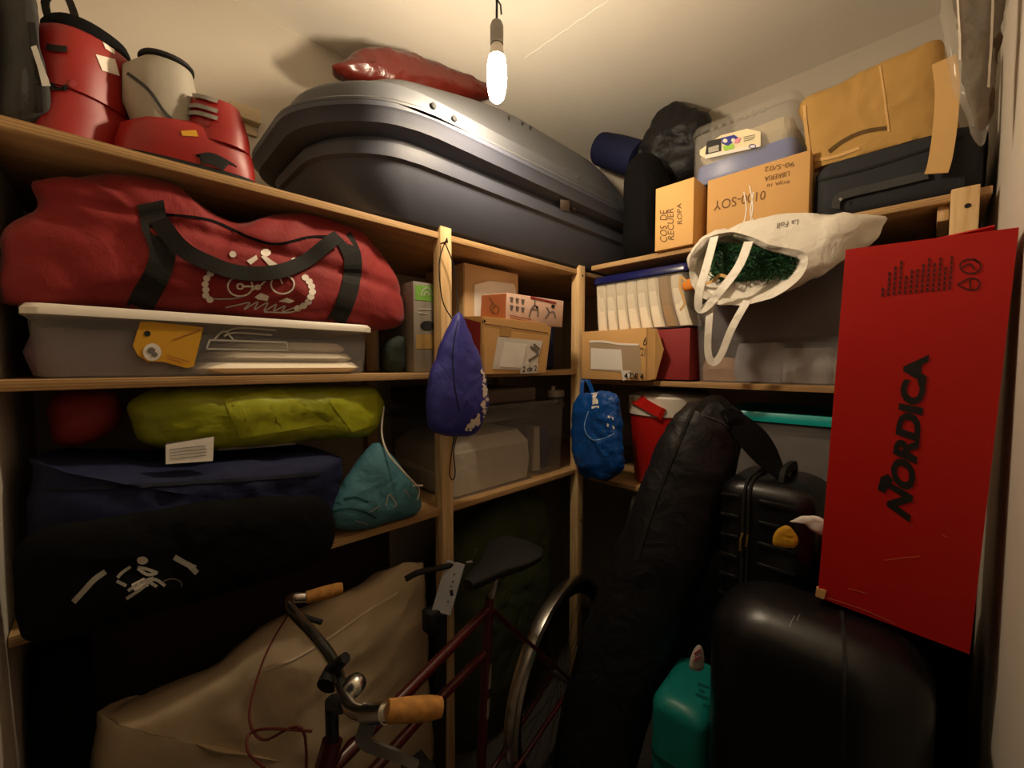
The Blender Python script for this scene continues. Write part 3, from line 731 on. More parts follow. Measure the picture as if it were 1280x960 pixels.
# drawstring bag hanging on the post
dbg = thing('drawstring_bag', 'blue drawstring bag with white print hanging on the middle post', 'bag', (-1.04, 0.80, 1.35))
O_ = [(572, 392), (563, 404), (548, 436), (536, 472), (532, 505), (536, 532), (552, 543), (575, 546), (594, 541), (606, 522), (611, 500), (607, 472), (597, 440), (584, 408), (577, 394)]
M = puff([PX(*p, x=-1.015) for p in O_], (1, -0.55, 0), 0.055, 0.035, amp=0.006, sc=12, seed=2, pw=2.2, c=PX(572, 490, x=-1.015))
dB = part('body', M, m_bluebag, dbg, True, 60); t = bvh(dB)
spl = []
rnd = random.Random(4)
for k in range(46):
    u = rnd.random(); y = 462 + 78 * u
    xr = 600 + 9.5 * math.sin((y - 440) / 105 * PI) - (y > 520) * (y - 520) * 0.55; x = xr - rnd.random() * (2.5 + 11 * max(0, u - 0.12))
    r = rnd.uniform(1.3, 3.8)
    spl.append([(x + r * rnd.uniform(.6, 1.3) * math.cos(a * PI / 4), y + r * 1.2 * rnd.uniform(.6, 1.3) * math.sin(a * PI / 4)) for a in range(8)])
fills('splash_print', dbg, t, spl, m_white, 0.0015)
strokes('fold', dbg, t, [[(572, 402), (566, 440), (568, 480), (574, 515)]], 1.5, m_navy, 0.001)  # navy line paints the shade inside the bag's fold
top = PX(556, 303, x=-1.085)
part('cord', MB().tube(spline([top, PX(549, 330, x=-1.083), PX(553, 375, x=-1.075), PX(566, 400, x=-1.015)], 16), 0.002, 6), m_blackcord, dbg, True)
part('cord', MB().tube(spline([top, PX(568, 335, x=-1.082), PX(571, 370, x=-1.07), PX(573, 398, x=-1.015)], 16), 0.002, 6), m_blackcord, dbg, True)
part('cord_loop', MB().tube(spline([PX(568, 543, x=-1.0155), PX(564, 570, x=-1.07), PX(562, 592, x=-1.08), PX(566, 600, x=-1.08), PX(569, 590, x=-1.08), PX(567, 565, x=-1.07), PX(571, 543, x=-1.0155)], 24), 0.002, 6), m_blackcord, dbg, True)
part('hook', MB().tube([top + Vector((-0.02, 0, 0)), top + Vector((0.005, 0, 0)), top + Vector((0.012, 0, 0.01))], 0.003, 8), m_steel, dbg, True)
# clear boxes on the lower middle bay
def clearbox(label, x0, x1, y0, y1, z0, z1, mt, ml=None, lidm=None, name='storage_box', taper=0.04, lh=0.03):
    r = thing(name, label, 'storage box', ((x0 + x1) / 2, (y0 + y1) / 2, z0))
    tt = part('tub', tub(x1 - x0 - 0.012, y1 - y0 - 0.012, z1 - z0 - lh, 0.03, 0.003, taper), mt, r)
    ll = part('lid', lid(x1 - x0, y1 - y0, z1 - z0 - lh, lh), lidm or mt, r) if lidm != 'none' else None
    return r, tt, ll
xf = -1.14
yA, yB_ = 0.825, PX(675, 540, x=xf).y
zT = PX(640, 505, x=xf).z
cbA = clearbox('clear box of folded cream bedding on the lower shelf behind the blue bag', -1.60, xf, yA, yB_, LL + 0.001, zT, m_milky, lidm=m_milky)
solo('folded_bedding', 'cream bedding folded inside the clear box on the lower middle shelf', 'bedding', crumple(MB().loft([rrect(0.40, yB_ - yA - 0.05, 0.04, 8, -1.37, (yA + yB_) / 2, LL + 0.008), rrect(0.415, yB_ - yA - 0.035, 0.05, 8, -1.37, (yA + yB_) / 2, LL + 0.08), rrect(0.41, yB_ - yA - 0.04, 0.05, 8, -1.37, (yA + yB_) / 2, LL + 0.16), rrect(0.34, yB_ - yA - 0.12, 0.05, 8, -1.38, (yA + yB_) / 2 + 0.02, LL + 0.205)]), 0.008, 10, 3), m_linen)
part('rim', MB().loft([rrect(0.468, yB_ - yA + 0.006, 0.03, z=zT - LL - 0.06), rrect(0.468, yB_ - yA + 0.006, 0.03, z=zT - LL - 0.05), rrect(0.45, yB_ - yA - 0.01, 0.03, z=zT - LL - 0.05), rrect(0.45, yB_ - yA - 0.01, 0.03, z=zT - LL - 0.06)]), m_milky, cbA[0])
solo('flat_case', 'flat grey-brown case on top of the clear bedding box', 'case', MB().box((-1.36, (yA + yB_) / 2, zT + 0.032), (0.42, yB_ - yA - 0.02, 0.058), 0.012, 3), mat('taupe_plastic', '#5a4c40', 0.5))
yC, yD = yB_ + 0.012, 1.50
zT2 = PX(695, 500, x=-1.16).z
cbB = clearbox('narrow clear box of dark odds and ends beside the corner post', -1.58, -1.16, yC, yD, LL + 0.001, zT2, m_milky, lidm=m_milky)
solo('paper_roll', 'tan paper roll standing inside the narrow clear box', 'roll', MB().tube([(-1.24, yC + 0.06, LL + 0.006), (-1.24, yC + 0.055, LL + 0.2)], 0.028, 14), m_linen)
solo('dark_bundle', 'dark blue bundle inside the narrow clear box', 'bundle', crumple(MB().loft([rrect(0.26, 0.1, 0.03, 6, -1.36, yD - 0.085, LL + 0.006), rrect(0.28, 0.12, 0.04, 6, -1.36, yD - 0.085, LL + 0.1), rrect(0.24, 0.1, 0.03, 6, -1.36, yD - 0.085, LL + 0.2)]), 0.006, 12, 2), m_navy)
sp = thing('power_adapter', 'small white plug adapter on the lid of the narrow clear box', 'adapter', (-1.25, PX(695, 490, x=-1.25).y, zT2 + 0.001))
part('body', MB().box((0, 0, 0.018), (0.05, 0.07, 0.034), 0.005), m_whiteplast, sp)
part('plug', MB().lathe([(0.012, 0.034), (0.012, 0.05), (0.006, 0.056)], (0, -0.02, 0), 14), m_whiteplast, sp)

# ================================================================ LEFT SHELF, LOWER LEVEL
# navy holdall stack, lime roll, black duffel, teal pouch
nh = thing('navy_bag', 'long dark navy bag lying under the lime sleeping bag', 'bag', (-1.35, 0.2, LL))
P_ = [PX(*p, x=-1.18) for p in ((24, 588), (60, 578), (200, 580), (330, 572), (415, 566), (428, 585), (422, 615), (410, 655), (300, 680), (150, 700), (30, 700))]
P_ = [Vector((v.x, max(v.y, -0.105), max(v.z, LL + 0.005))) for v in P_]
M = puff(P_, (1, 0, 0), 0.075, 0.36, N=120, R=20, amp=0.012, sc=8, seed=5, pw=4, zmin=LL + 0.002, wall=(XW + 0.01, 9))
nzt = max(v.z for v in M.v)
nb = part('body', M, m_navy, nh, True, 60); t = bvh(nb)
strokes('seam', nh, t, [[(60, 612), (200, 606), (330, 598), (400, 592)]], 4, mat('dark_navy_band', '#0c1028', 0.8), 0.003, 6, 0.003)
lm = thing('sleeping_bag', 'rolled lime green sleeping bag with white care tag under the shelf', 'sleeping bag', (-1.3, 0.25, nzt))
O_ = [(162, 515), (175, 494), (215, 484), (320, 482), (420, 482), (466, 484), (478, 505), (474, 530), (455, 545), (380, 552), (300, 560), (235, 562), (185, 556), (168, 540)]
P_ = [PX(*p, x=-1.2) for p in O_]
M = puff(P_, (1, 0, 0), 0.07, 0.2, N=120, R=20, amp=0.01, sc=12, seed=6, pw=3.4, zmax=ML - 0.023)
lb = part('body', M, m_lime, lm, True, 60); t = bvh(lb)
fills('care_tag', lm, t, [[(208, 552), (267, 545), (267, 561), (208, 561)]], m_paper, 0.004, 1)
c0, c1, c2_, c3 = PX(207, 556, x=-1.125), PX(267, 546, x=-1.125), PX(266, 576, x=-1.118), PX(207, 580, x=-1.118)
tg = MB().loft([[c0, c1, c2_, c3], [v + Vector((0.002, 0, 0)) for v in (c0, c1, c2_, c3)]])
tagp = part('tag', tg, m_paper, lm, True)
strokes('tag_lines', lm, bvh(tagp), [[(212, 562 + 4 * k), (258, 557 + 4 * k)] for k in range(4)], 1.0, m_greyprint, 0.001)
strokes('drawcord', lm, t, [[(272, 560), (330, 556), (380, 552), (440, 551)]], 2, m_cord, 0.005, 4, 0.004)
# prints in two green tones
fills('panel', lm, t, [[(280, 500), (350, 486), (410, 530), (300, 548)], [(410, 500), (470, 492), (472, 530), (440, 540)]], mat('lime_light', '#a3a81f', 0.5, wr=0.4, wscale=10), 0.0015, 3)
solo('dark_red_bundle', 'dark red bundle tucked left of the lime sleeping bag', 'bundle', puff([Vector((v.x, max(-.12, v.y), v.z)) for v in [PX(*p, x=-1.3) for p in ((60, 510), (75, 490), (120, 486), (150, 495), (152, 530), (120, 552), (70, 556))]], (1, 0, 0), 0.06, 0.2, N=60, R=12, amp=0.008, zmax=ML - 0.023), m_maroon)
bd = thing('duffel_bag', 'black duffel bag with white cyclist print sagging off the lower shelf', 'duffel bag', (-1.08, 0.15, LL))
O_ = [(40, 800), (25, 770), (24, 690), (60, 660), (140, 645), (240, 630), (330, 622), (400, 622), (418, 650), (414, 684), (392, 704), (325, 727), (255, 750), (170, 770), (110, 788)]
P_ = [PX(*p, x=-1.05) for p in O_]
P_ = [Vector((v.x, max(v.y, -0.115), v.z)) for v in P_]
M = puff(P_, (1, -0.1, 0), 0.04, 0.035, N=120, R=18, amp=0.008, sc=9, seed=9, pw=3.5)
bdm = part('body', M, m_blackcloth, bd, True, 60); t = bvh(bdm)
strokes('rider_print', bd, t, [[(147, 722), (152, 716), (163, 708)], [(146, 726), (158, 732)], [(172, 708), (186, 712), (197, 716)], [(172, 710), (184, 718), (196, 716)], [(160, 738), (176, 728), (192, 722)], [(158, 748), (176, 736), (192, 724), (206, 732)], [(188, 728), (196, 733)]], 4.0, m_dimwhite, 0.002, 3)
fills('rider_print', bd, t, [ell(178, 700, 7, 5), [(164, 730), (180, 722), (186, 732), (168, 738)]], m_white, 0.002, 1)
strokes('wheel_print', bd, t, [ell(215, 730, 12, 7, 16, PI, 2 * PI + 0.5)], 1.4, m_greyprint, 0.002, 3)
strokes('chain_print', bd, t, [[(92, 752), (105, 738), (118, 724), (132, 714)], [(218, 696), (230, 703), (244, 710)], [(236, 706), (246, 716)]], 7, m_dimwhite, 0.002, 3)
tp = thing('drawstring_pouch', 'teal drawstring pouch on the lower shelf beside the post', 'pouch', (-1.15, 0.62, LL))
O_ = [(466, 556), (452, 572), (438, 590), (420, 622), (412, 645), (420, 660), (455, 664), (490, 658), (520, 643), (526, 625), (518, 605), (500, 582), (484, 564), (474, 554)]
P_ = [PX(*p, x=-1.14) for p in O_]
P_ = [Vector((v.x, v.y, max(v.z, LL + 0.004))) for v in P_]
M = puff(P_, (1, -0.2, 0), 0.06, 0.09, amp=0.006, sc=16, seed=11, zmin=LL + 0.001, pw=2.6, c=PX(470, 620, x=-1.14))
tpm = part('body', M, m_teal, tp, True, 60); t = bvh(tpm)
strokes('white_print', tp, t, [[(482, 632), (486, 618), (495, 630), (490, 634)], [(462, 640), (474, 632)], [(505, 612), (512, 622)], [(444, 650), (460, 655)]], 1.2, m_dimwhite, 0.002, 2)
strokes('fold', tp, t, [[(415, 640), (436, 636), (455, 640), (470, 648)], [(430, 624), (445, 622), (460, 628)]], 3, mat('teal_fold_shade', '#1b4a57', 0.7), 0.001, 3)  # fold shade painted in a darker teal
pth = [PX(480, 508, x=-1.16), PX(477, 540, x=-1.15), PX(484, 565, x=-1.1), PX(500, 585, x=-1.07), PX(518, 604, x=-1.06), PX(524, 612, x=-1.07), PX(522, 625, x=-1.075)]
part('drawcord', MB().tube(spline(pth, 30), 0.0028, 6).tube([PX(516, 607, x=-1.06), PX(528, 607, x=-1.06)], 0.003, 6), m_cord, tp, True)
# below the left shelf: hardboard and mattress
bo = solo('hardboard_sheet', 'dark brown hardboard sheet leaning below the lowest left shelf', 'board', MB().box((-1.47, 0.36, 0.51), (0.012, 0.82, 1.02), 0.002), m_brownboard)
mt = thing('mattress', 'cream folded mattress standing on edge under the left shelving', 'mattress', (-1.27, 0.36, 0))
O_ = [(116, 905), (140, 888), (175, 874), (262, 835), (302, 803), (355, 772), (410, 748), (460, 727), (490, 706), (520, 702), (545, 708)]
T_ = [PX(*p, x=-1.2) for p in O_]
P_ = [Vector((-1.2, min(v.y, 0.765), v.z - 0.01)) for v in T_] + [Vector((-1.2, 0.768, 0.5)), Vector((-1.2, 0.765, 0.01)), Vector((-1.2, 0.5, 0.0)), Vector((-1.2, 0.15, 0.0)), Vector((-1.2, -0.03, 0.01)), Vector((-1.2, -0.04, 0.4))]
mmo = part('body', puff(P_, (1, 0, 0.15), 0.06, 0.16, N=170, R=26, amp=0.016, sc=6, seed=4, pw=5, c=(-1.2, 0.36, 0.45), zmin=0.002), m_cream, mt, True, 60)
t = bvh(mmo)
def densify(rings, k=4, n=140):
    R = [spline(r, n, True) for r in rings]; out = []
    for i in range(len(R) - 1):
        for j in range(k): out.append([a.lerp(b, j / k) for a, b in zip(R[i], R[i + 1])])
    out.append(R[-1]); return out
strokes('piping', mt, t, [[(330, 838), (370, 822), (411, 797), (455, 766), (497, 740)]], 2.2, m_linen, 0.003, 5, 0.004)
solo('black_sack', 'black sack added as dark fill at the far left under the shelves', 'sack', puff([Vector((-1.22, y, z)) for y, z in ((-0.125, 0.01), (-0.13, 0.5), (-0.12, 0.92), (-0.08, 0.97), (-0.05, 0.92), (-0.046, 0.76), (-0.08, 0.5), (-0.085, 0.01))], (1, 0, 0), 0.04, 0.3, amp=0.004, sc=9, zmin=0.001, pw=4), m_blackcloth)  # added sack, blacks out the shaded wall left of the mattress
# dark bags in the gloom under the shelves
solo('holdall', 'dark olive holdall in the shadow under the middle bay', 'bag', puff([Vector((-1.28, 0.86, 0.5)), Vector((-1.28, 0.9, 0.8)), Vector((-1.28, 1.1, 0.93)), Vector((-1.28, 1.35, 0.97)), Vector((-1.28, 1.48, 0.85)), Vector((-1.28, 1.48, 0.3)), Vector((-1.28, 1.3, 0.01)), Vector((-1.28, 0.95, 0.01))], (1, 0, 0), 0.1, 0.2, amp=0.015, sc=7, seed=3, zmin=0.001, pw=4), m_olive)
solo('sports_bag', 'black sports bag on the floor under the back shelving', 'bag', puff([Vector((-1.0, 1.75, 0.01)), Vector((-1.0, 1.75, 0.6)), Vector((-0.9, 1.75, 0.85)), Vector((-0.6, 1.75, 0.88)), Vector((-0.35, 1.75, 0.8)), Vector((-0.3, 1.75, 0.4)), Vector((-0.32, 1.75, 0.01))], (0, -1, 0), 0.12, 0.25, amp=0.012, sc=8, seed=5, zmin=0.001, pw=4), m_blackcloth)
# ================================================================ BACK SHELVING, TOP
def bcarton(name, label, x0, x1, y0, y1, z0, z1, m):
    r = thing(name, label, 'box', ((x0 + x1) / 2, (y0 + y1) / 2, z0))
    return r, part('body', MB().box((0, 0, (z1 - z0) / 2), (x1 - x0, y1 - y0, z1 - z0), 0.003), m, r)
yF = 1.545
x0, x1 = PX(819, 270, y=yF).x, PX(867, 260, y=yF).x
sc, scb = bcarton('small_carton', 'small cardboard carton with handwriting beside the roof box end', x0, x1, yF, yF + 0.3, TR_ + 0.001, PX(820, 236, y=yF).z, m_card2)
t = bvh(scb)
for s, q in (('COS  DE', [(834, 303), (834, 262), (825, 263), (825, 302)]), ('RECUER', [(843, 300), (842, 260), (834, 261), (835, 300)]), ('ROPA', [(853, 280), (852, 254), (846, 255), (847, 281)])):
    lettering(sc, t, s, q, m_inkbrown, 0.1, 0, name='handwriting')
yF2 = 1.60
x0, x1 = PX(884, 250, y=yF2).x, PX(1012, 230, y=yF2).x
bc2, bcb = bcarton('moving_carton', 'large cardboard carton with upside-down handwriting under the blue-bottomed tub', x0, x1, yF2, yF2 + 0.4, TR_ + 0.001, PX(884, 226, y=yF2).z, m_card)
bigtop = PX(884, 226, y=yF2).z
t = bvh(bcb)
fills('tape', bc2, t, [[(928, 212), (946, 206), (946, 280), (928, 284)]], m_tape, 0.001)
strokes('tape_crease', bc2, t, [[(930, 240), (933, 262), (929, 282)], [(937, 232), (941, 258), (937, 282)], [(942, 240), (938, 266), (944, 280)]], 1.6, m_white, 0.0018, 3)
lettering(bc2, t, '0100-SOY', [(957, 238), (891, 252), (892, 264), (957, 249)], m_inkbrown, 0.1, 0, name='handwriting')
lettering(bc2, t, '90-S/02', [(993, 202), (956, 209), (956, 215), (993, 208)], m_inkbrown, 0.1, 0, name='handwriting')
lettering(bc2, t, 'LIBRERIA', [(987, 214), (956, 221), (956, 227), (987, 220)], m_inkbrown, 0.1, 0, name='handwriting')
lettering(bc2, t, 'ROJA 10', [(987, 224), (959, 229), (959, 234), (987, 229)], m_inkbrown, 0.1, 0, name='handwriting')
# blue-bottomed clear tub
yT = 1.625
x0, x1 = PX(862, 200, y=yT).x, PX(1000, 160, y=yT).x
hb = PX(861, 165, y=yT).z - bigtop
tb_ = thing('storage_tub', 'clear tub with blue contents and printed label on the large carton', 'storage box', ((x0 + x1) / 2, yT + 0.15, bigtop + 0.001))
tw = x1 - x0
tbt = part('tub', MB().loft([rrect(tw * 0.95, 0.28, 0.035, z=0), rrect(tw * 0.98, 0.295, 0.04, z=0.02), rrect(tw - 0.01, 0.3, 0.04, z=hb - 0.03), rrect(tw - 0.016, 0.294, 0.04, z=hb - 0.03), rrect(tw * 0.94, 0.275, 0.035, z=0.004)]), m_clear, tb_)
tbl = part('lid', lid(tw, 0.31, hb - 0.03, 0.032, 0.04), m_film, tb_)
M = MB()
for k in range(7): M.box((-tw / 2 + 0.08 + k * 0.028, -0.15, hb - 0.025), (0.014, 0.012, 0.016), 0.003)
part('lid_rib', M, m_milky, tb_)
t = bvh(tbt)
fills('label', tb_, t, [[(868, 178), (934, 161), (951, 165), (951, 183), (882, 198), (882, 187), (868, 190)]], mat('cream_label', '#e3d6b0', 0.6), 0.002, 1)
fills('label_black', tb_, t, [[(884, 177), (902, 173), (902, 189), (882, 194)]], m_blackprint, 0.003)
strokes('label_grey', tb_, t, [[(886, 187), (899, 183)], [(886, 190), (899, 187)]], 3.5, m_dimwhite, 0.004)
fills('label_blue', tb_, t, [[(902, 173), (918, 169), (924, 173), (917, 178), (910, 183), (903, 180)]], m_darkblue, 0.004)
fills('label_dot', tb_, t, [ell(907, 176.5, 3, 2.5), ell(917, 176, 2.4, 2.6)], m_white, 0.005)
fills('label_pink', tb_, t, [[(918, 175), (927, 172), (924, 179), (919, 180)]], m_pinkprint, 0.0045)
fills('label_green', tb_, t, [[(904, 183), (912, 182), (917, 180), (918, 186), (906, 189)]], m_limeprint, 0.004)
fills('label_foot', tb_, t, [[(882, 194), (950, 180), (950, 184), (882, 199)]], m_white, 0.0035)
strokes('label_emblem', tb_, t, [ell(941, 183.5, 4.4, 2.4, 14)], 1.0, m_darkblue, 0.005, 2)
strokes('label_lines', tb_, t, [[(930, 172), (944, 169)], [(930, 174.5), (944, 171.5)], [(930, 177), (942, 174)]], 0.9, m_greyprint, 0.004, 3)
solo('blue_towel', 'blue folded cloth at the bottom of the clear tub on the carton', 'cloth', crumple(MB().loft([rrect(tw * 0.9, 0.25, 0.03, 8, (x0 + x1) / 2, yT + 0.15, bigtop + 0.008), rrect(tw * 0.93, 0.27, 0.03, 8, (x0 + x1) / 2, yT + 0.15, bigtop + 0.04), rrect(tw * 0.9, 0.25, 0.03, 8, (x0 + x1) / 2, yT + 0.15, bigtop + hb * 0.38)]), 0.003, 14, 6), mat('soft_blue_cloth', '#4a6cc0', 0.7))
solo('ivory_cloth', 'ivory crumpled cloth on top of the blue cloth in the tub', 'cloth', crumple(MB().loft(densify([rrect(tw * 0.8, 0.22, 0.03, 8, (x0 + x1) / 2, yT + 0.15, bigtop + hb * 0.40), rrect(tw * 0.86, 0.25, 0.04, 8, (x0 + x1) / 2, yT + 0.15, bigtop + hb * 0.55), rrect(tw * 0.8, 0.2, 0.04, 8, (x0 + x1) / 2, yT + 0.15, bigtop + hb * 0.78)], 3, 80)), 0.012, 14, 9), mat('ivory_cotton', '#d9c9a6', 0.8, wr=0.4, wscale=14))
# black bags behind the roof box end
c0 = PX(750, 186, y=1.96); c1 = PX(800, 200, y=1.95)
solo('rolled_mat', 'thick black rolled mat between the roof box end and the black sack', 'roll', MB().tube([c0, c0.lerp(c1, .04), c0.lerp(c1, .5), c1], [0.06, 0.082, 0.088, 0.085], 24), m_navy)
c0 = PX(728, 162, y=2.04); c1 = PX(775, 190, y=2.06)
rm = thing('tripod_case', 'small black tube case end poking above the roof box', 'case', c0)
part('body', MB().tube([c0, c0.lerp(c1, .06), c1], [0.035, 0.046, 0.046], 20), m_blackcloth, rm, True)
part('zip_pull', MB().tube([PX(733, 170, y=1.985), PX(731, 176, y=1.985)], 0.004, 8), m_whiteplast, rm, True)
O_ = [(798, 225), (796, 200), (812, 165), (828, 142), (846, 130), (872, 140), (888, 150), (880, 200), (868, 222), (830, 240)]
M = puff([PX(*p, y=1.93) for p in O_], (0.2, -1, 0), 0.10, 0.12, amp=0.022, sc=9, seed=12, pw=2.6)
blk2 = solo('crumpled_bag', 'crumpled black plastic sack behind the small carton near the ceiling', 'sack', M, m_blacknylon)
solo('black_sack', 'narrow black sack between the roof box end and the small carton', 'sack', puff([Vector((x, 1.76, z)) for x, z in ((-0.98, TR_ + 0.004), (-0.99, TR_ + 0.2), (-0.988, TR_ + 0.42), (-0.93, TR_ + 0.5), (-0.86, TR_ + 0.45), (-0.82, TR_ + 0.3), (-0.815, TR_ + 0.1), (-0.82, TR_ + 0.004))], (0, -1, 0), 0.14, 0.14, amp=0.008, sc=9, seed=2, zmin=TR_ + 0.001, pw=4), m_blackcloth)
# black suitcase lying on the right
yU = 1.60
x0, x1 = PX(1017, 230, y=yU).x, 0.085
st = PX(1017, 206, y=yU).z - TR_
s1 = thing('suitcase', 'black soft suitcase lying flat on the top right shelf', 'suitcase', ((x0 + x1) / 2, yU + 0.22, TR_ + 0.001))
w_ = x1 - x0
sB = part('body', crumple(MB().loft(densify([rrect(w_ - 0.04, 0.40, 0.05, 6, z=0), rrect(w_, 0.44, 0.06, 6, z=0.025), rrect(w_, 0.44, 0.06, 6, z=st - 0.03), rrect(w_ - 0.02, 0.42, 0.06, 6, z=st - 0.008), rrect(w_ - 0.06, 0.38, 0.06, 6, z=st)], 3, 100)), 0.004, 10, 3), mat('charcoal_cloth', '#22242a', 0.8, wr=0.3, bump=0.3, bscale=250), s1, angle=60)
t = bvh(sB)
strokes('carry_handle', s1, t, [[(1045, 262), (1048, 250), (1062, 243), (1110, 232), (1160, 220)]], 10, m_greycloth, 0.012, 4, 0.012)
strokes('zip', s1, t, [[(1022, 226), (1080, 212), (1150, 190), (1205, 172)]], 3, m_blackweb, 0.003, 4)
fills('rivet', s1, t, [ell(1052, 252, 2, 2, 8)], m_steel, 0.026)
# tan garment bag
yV = 1.66
O_ = [(1004, 128), (1050, 104), (1100, 80), (1145, 62), (1168, 52), (1180, 60), (1192, 110), (1196, 170), (1160, 194), (1112, 204), (1060, 218), (1024, 226), (1013, 205), (1007, 160)]
M = puff([PX(*p, y=yV) for p in O_], (0, -1, -0.1), 0.03, 0.03, amp=0.01, sc=8, seed=13, pw=6, N=120)
zs_ = TR_ + st + 0.002
for v in M.v:
    if v.z < zs_ and v.y > yU - 0.01: v.z = zs_ + 0.001
tn = thing('garment_bag', 'tan fabric garment bag folded on top of the black suitcase', 'bag', (-0.2, yV, zs_))
tnb = part('body', M, m_tan, tn, True, 60); t = bvh(tnb)
strokes('seam', tn, t, [[(1100, 83), (1106, 125), (1111, 165)]], 3, m_straw, 0.002, 4, 0.003)
strokes('binding', tn, t, [[(1006, 132), (1009, 165), (1014, 196)], [(1012, 200), (1040, 197), (1075, 185)]], 4, m_straw, 0.003, 4, 0.003)
strokes('handle_slot', tn, t, [[(1036, 190), (1055, 176), (1080, 165), (1110, 160)]], 5, mat('dark_tan', '#5c4524', 0.9), 0.002, 3)
pt = [PX(1180, 75, y=1.61), PX(1184, 110, y=1.585), PX(1181, 160, y=1.572), PX(1175, 200, y=1.568), PX(1170, 217, y=1.566)]
part('strap', MB().strap(spline(pt, 18), 0.045, (0, -1, 0), 0.004), m_straw, tn, True)
# clear garment cover hanging in the right corner
hk = Vector((0.065, 1.30, 2.74))
gc = thing('garment_cover', 'clear plastic cover over a dark brown coat hanging by the right wall', 'garment cover', (hk.x, hk.y, 2.1))
O_ = [(1198, -60), (1196, 20), (1200, 60), (1206, 105), (1222, 160), (1236, 150), (1246, 80), (1254, 10), (1258, -60)]
cP = [PX(*p, y=1.34) for p in O_]
part('coat', puff([Vector((min(v.x, 0.095), v.y, min(v.z, 2.7))) for v in cP], (-0.3, -1, 0), 0.02, 0.02, amp=0.01, sc=14, seed=3, pw=3), m_brownfur, gc, True)
O_ = [(1184, -60), (1178, 10), (1182, 60), (1192, 110), (1208, 150), (1226, 182), (1238, 150), (1248, 80), (1258, 10), (1262, -60)]
cP = [PX(*p, y=1.34) for p in O_]
cv = part('film', puff([Vector((min(v.x, 0.098), v.y, min(v.z, 2.72))) for v in cP], (-0.3, -1, 0), 0.035, 0.03, amp=0.012, sc=10, seed=6, pw=4), clear('cover_film', '#e6dfd2', 0.14, 0.06), gc, True)
part('hanger_hook', MB().tube(spline([Vector((0.06, 1.34, 2.66)), Vector((0.06, 1.34, 2.72)), Vector((0.075, 1.34, 2.745)), Vector((0.09, 1.34, 2.73)), Vector((0.11, 1.34, 2.735))], 14), 0.003, 6), m_steel, gc, True)
t = bvh(cv)
strokes('film_highlight', gc, t, [[(1197, 0), (1199, 40), (1200, 75)], [(1240, 0), (1238, 50), (1234, 110)]], 3, m_whiteplast, 0.002, 4, 0.003)  # highlight streaks on the film, painted as white bands
# ================================================================ BACK SHELVING, MIDDLE
yK = 1.505
x0, x1 = PX(727, 445, y=yK).x, PX(808, 445, y=yK).x
zk = PX(740, 414, y=yK).z
p4 = thing('parcel_box', 'cardboard parcel box marked 4 DE 4 with maroon open side', 'box', ((x0 + x1) / 2, yK + 0.2, MR + 0.001))
p4b = part('body', MB().box((0, 0, (zk - MR) / 2), (x1 - x0, 0.4, zk - MR - 0.002), 0.003), m_card, p4)
t = bvh(p4b)
fills('document_pouch', p4, t, [[(737, 427), (800, 432), (802, 468), (738, 462)]], mat('film_paper', '#a48f74', 0.4), 0.002)
fills('delivery_note', p4, t, [[(739, 435), (777, 437), (779, 463), (739, 461)]], m_paper, 0.003)
strokes('pouch_lip', p4, t, [[(737, 427), (755, 427), (775, 430), (799, 431)]], 2.6, m_white, 0.004, 3)
fills('count_label', p4, t, [[(777, 463), (808, 464), (808, 477), (779, 475)]], m_paper, 0.004)
lettering(p4, t, '4 DE 4', [(781, 473), (805, 474.5), (805, 467), (781, 466)], m_blackprint, 0, 0.02, 0.005)
lettering(p4, t, '61', [(804, 432), (813, 432), (815, 419), (805, 420)], m_ink, 0.2, 0, name='handwriting')
lettering(p4, t, '"21', [(800, 444), (807, 446), (807, 435), (801, 434)], m_ink, 0.2, 0, name='handwriting')
xs = x1 + 0.001
fl = [(xs, yK + 0.002, MR + 0.004), (xs + 0.02, yK + 0.03, MR + 0.01), (xs + 0.055, yK + 0.02, (MR + zk) / 2 + 0.02), (xs + 0.02, yK + 0.03, zk - 0.004), (xs, yK + 0.002, zk - 0.002)]
part('side_flap', MB().loft([fl, [(p[0] + 0.003, p[1] + 0.004, p[2]) for p in fl]]), m_card, p4, True)
x2, x3 = x1 + 0.045, PX(866, 450, y=1.58).x
part('maroon_end', MB().box(((x1 + x3 - 0.01) / 2 - (x0 + x1) / 2, 0.02, (zk - MR) / 2), (x3 - 0.01 - x1, 0.30, zk - MR - 0.012), 0.003), m_maroon, p4)
# clear box with folded linens on it
yM = 1.575
x0, x1 = PX(739, 380, y=yM).x, PX(862, 380, y=yM).x
zl0 = zk + 0.001; zl1 = PX(740, 348, y=yM).z
r, tt, ll = clearbox('clear box of folded white linens with blue lid on the parcel box', x0, x1, yM, yM + 0.36, zl0, zl1, m_film, lidm=m_bluelid, taper=0.06)
ls = thing('linen_stack', 'folded white linens standing in the blue-lidded clear box', 'linens', ((x0 + x1) / 2, yM + 0.1, zl0 + 0.004))
for k in range(8):
    u = k / 7; cx = x0 + 0.045 + u * (x1 - x0 - 0.10)
    bend = 0.006 + 0.03 * u; hh = zl1 - zl0 - 0.045
    rings = []
    for j in range(13):
        v = j / 12; z = zl0 + 0.006 + v * hh
        xo = cx + bend * (1 - v) ** 2 - 0.006 * v; th = (x1 - x0 - 0.10) / 7 * 0.485
        rings.append([Vector((xo - th, yM + 0.02, z)), Vector((xo - th * .6, yM + 0.012, z)), Vector((xo + th * .6, yM + 0.012, z)), Vector((xo + th, yM + 0.02, z)), Vector((xo + th, yM + 0.3, z)), Vector((xo - th, yM + 0.3, z))])
    part('linen', MB().loft(rings), m_linen if k != 6 else mat('tan_linen', '#a58764', 0.8), ls, True)
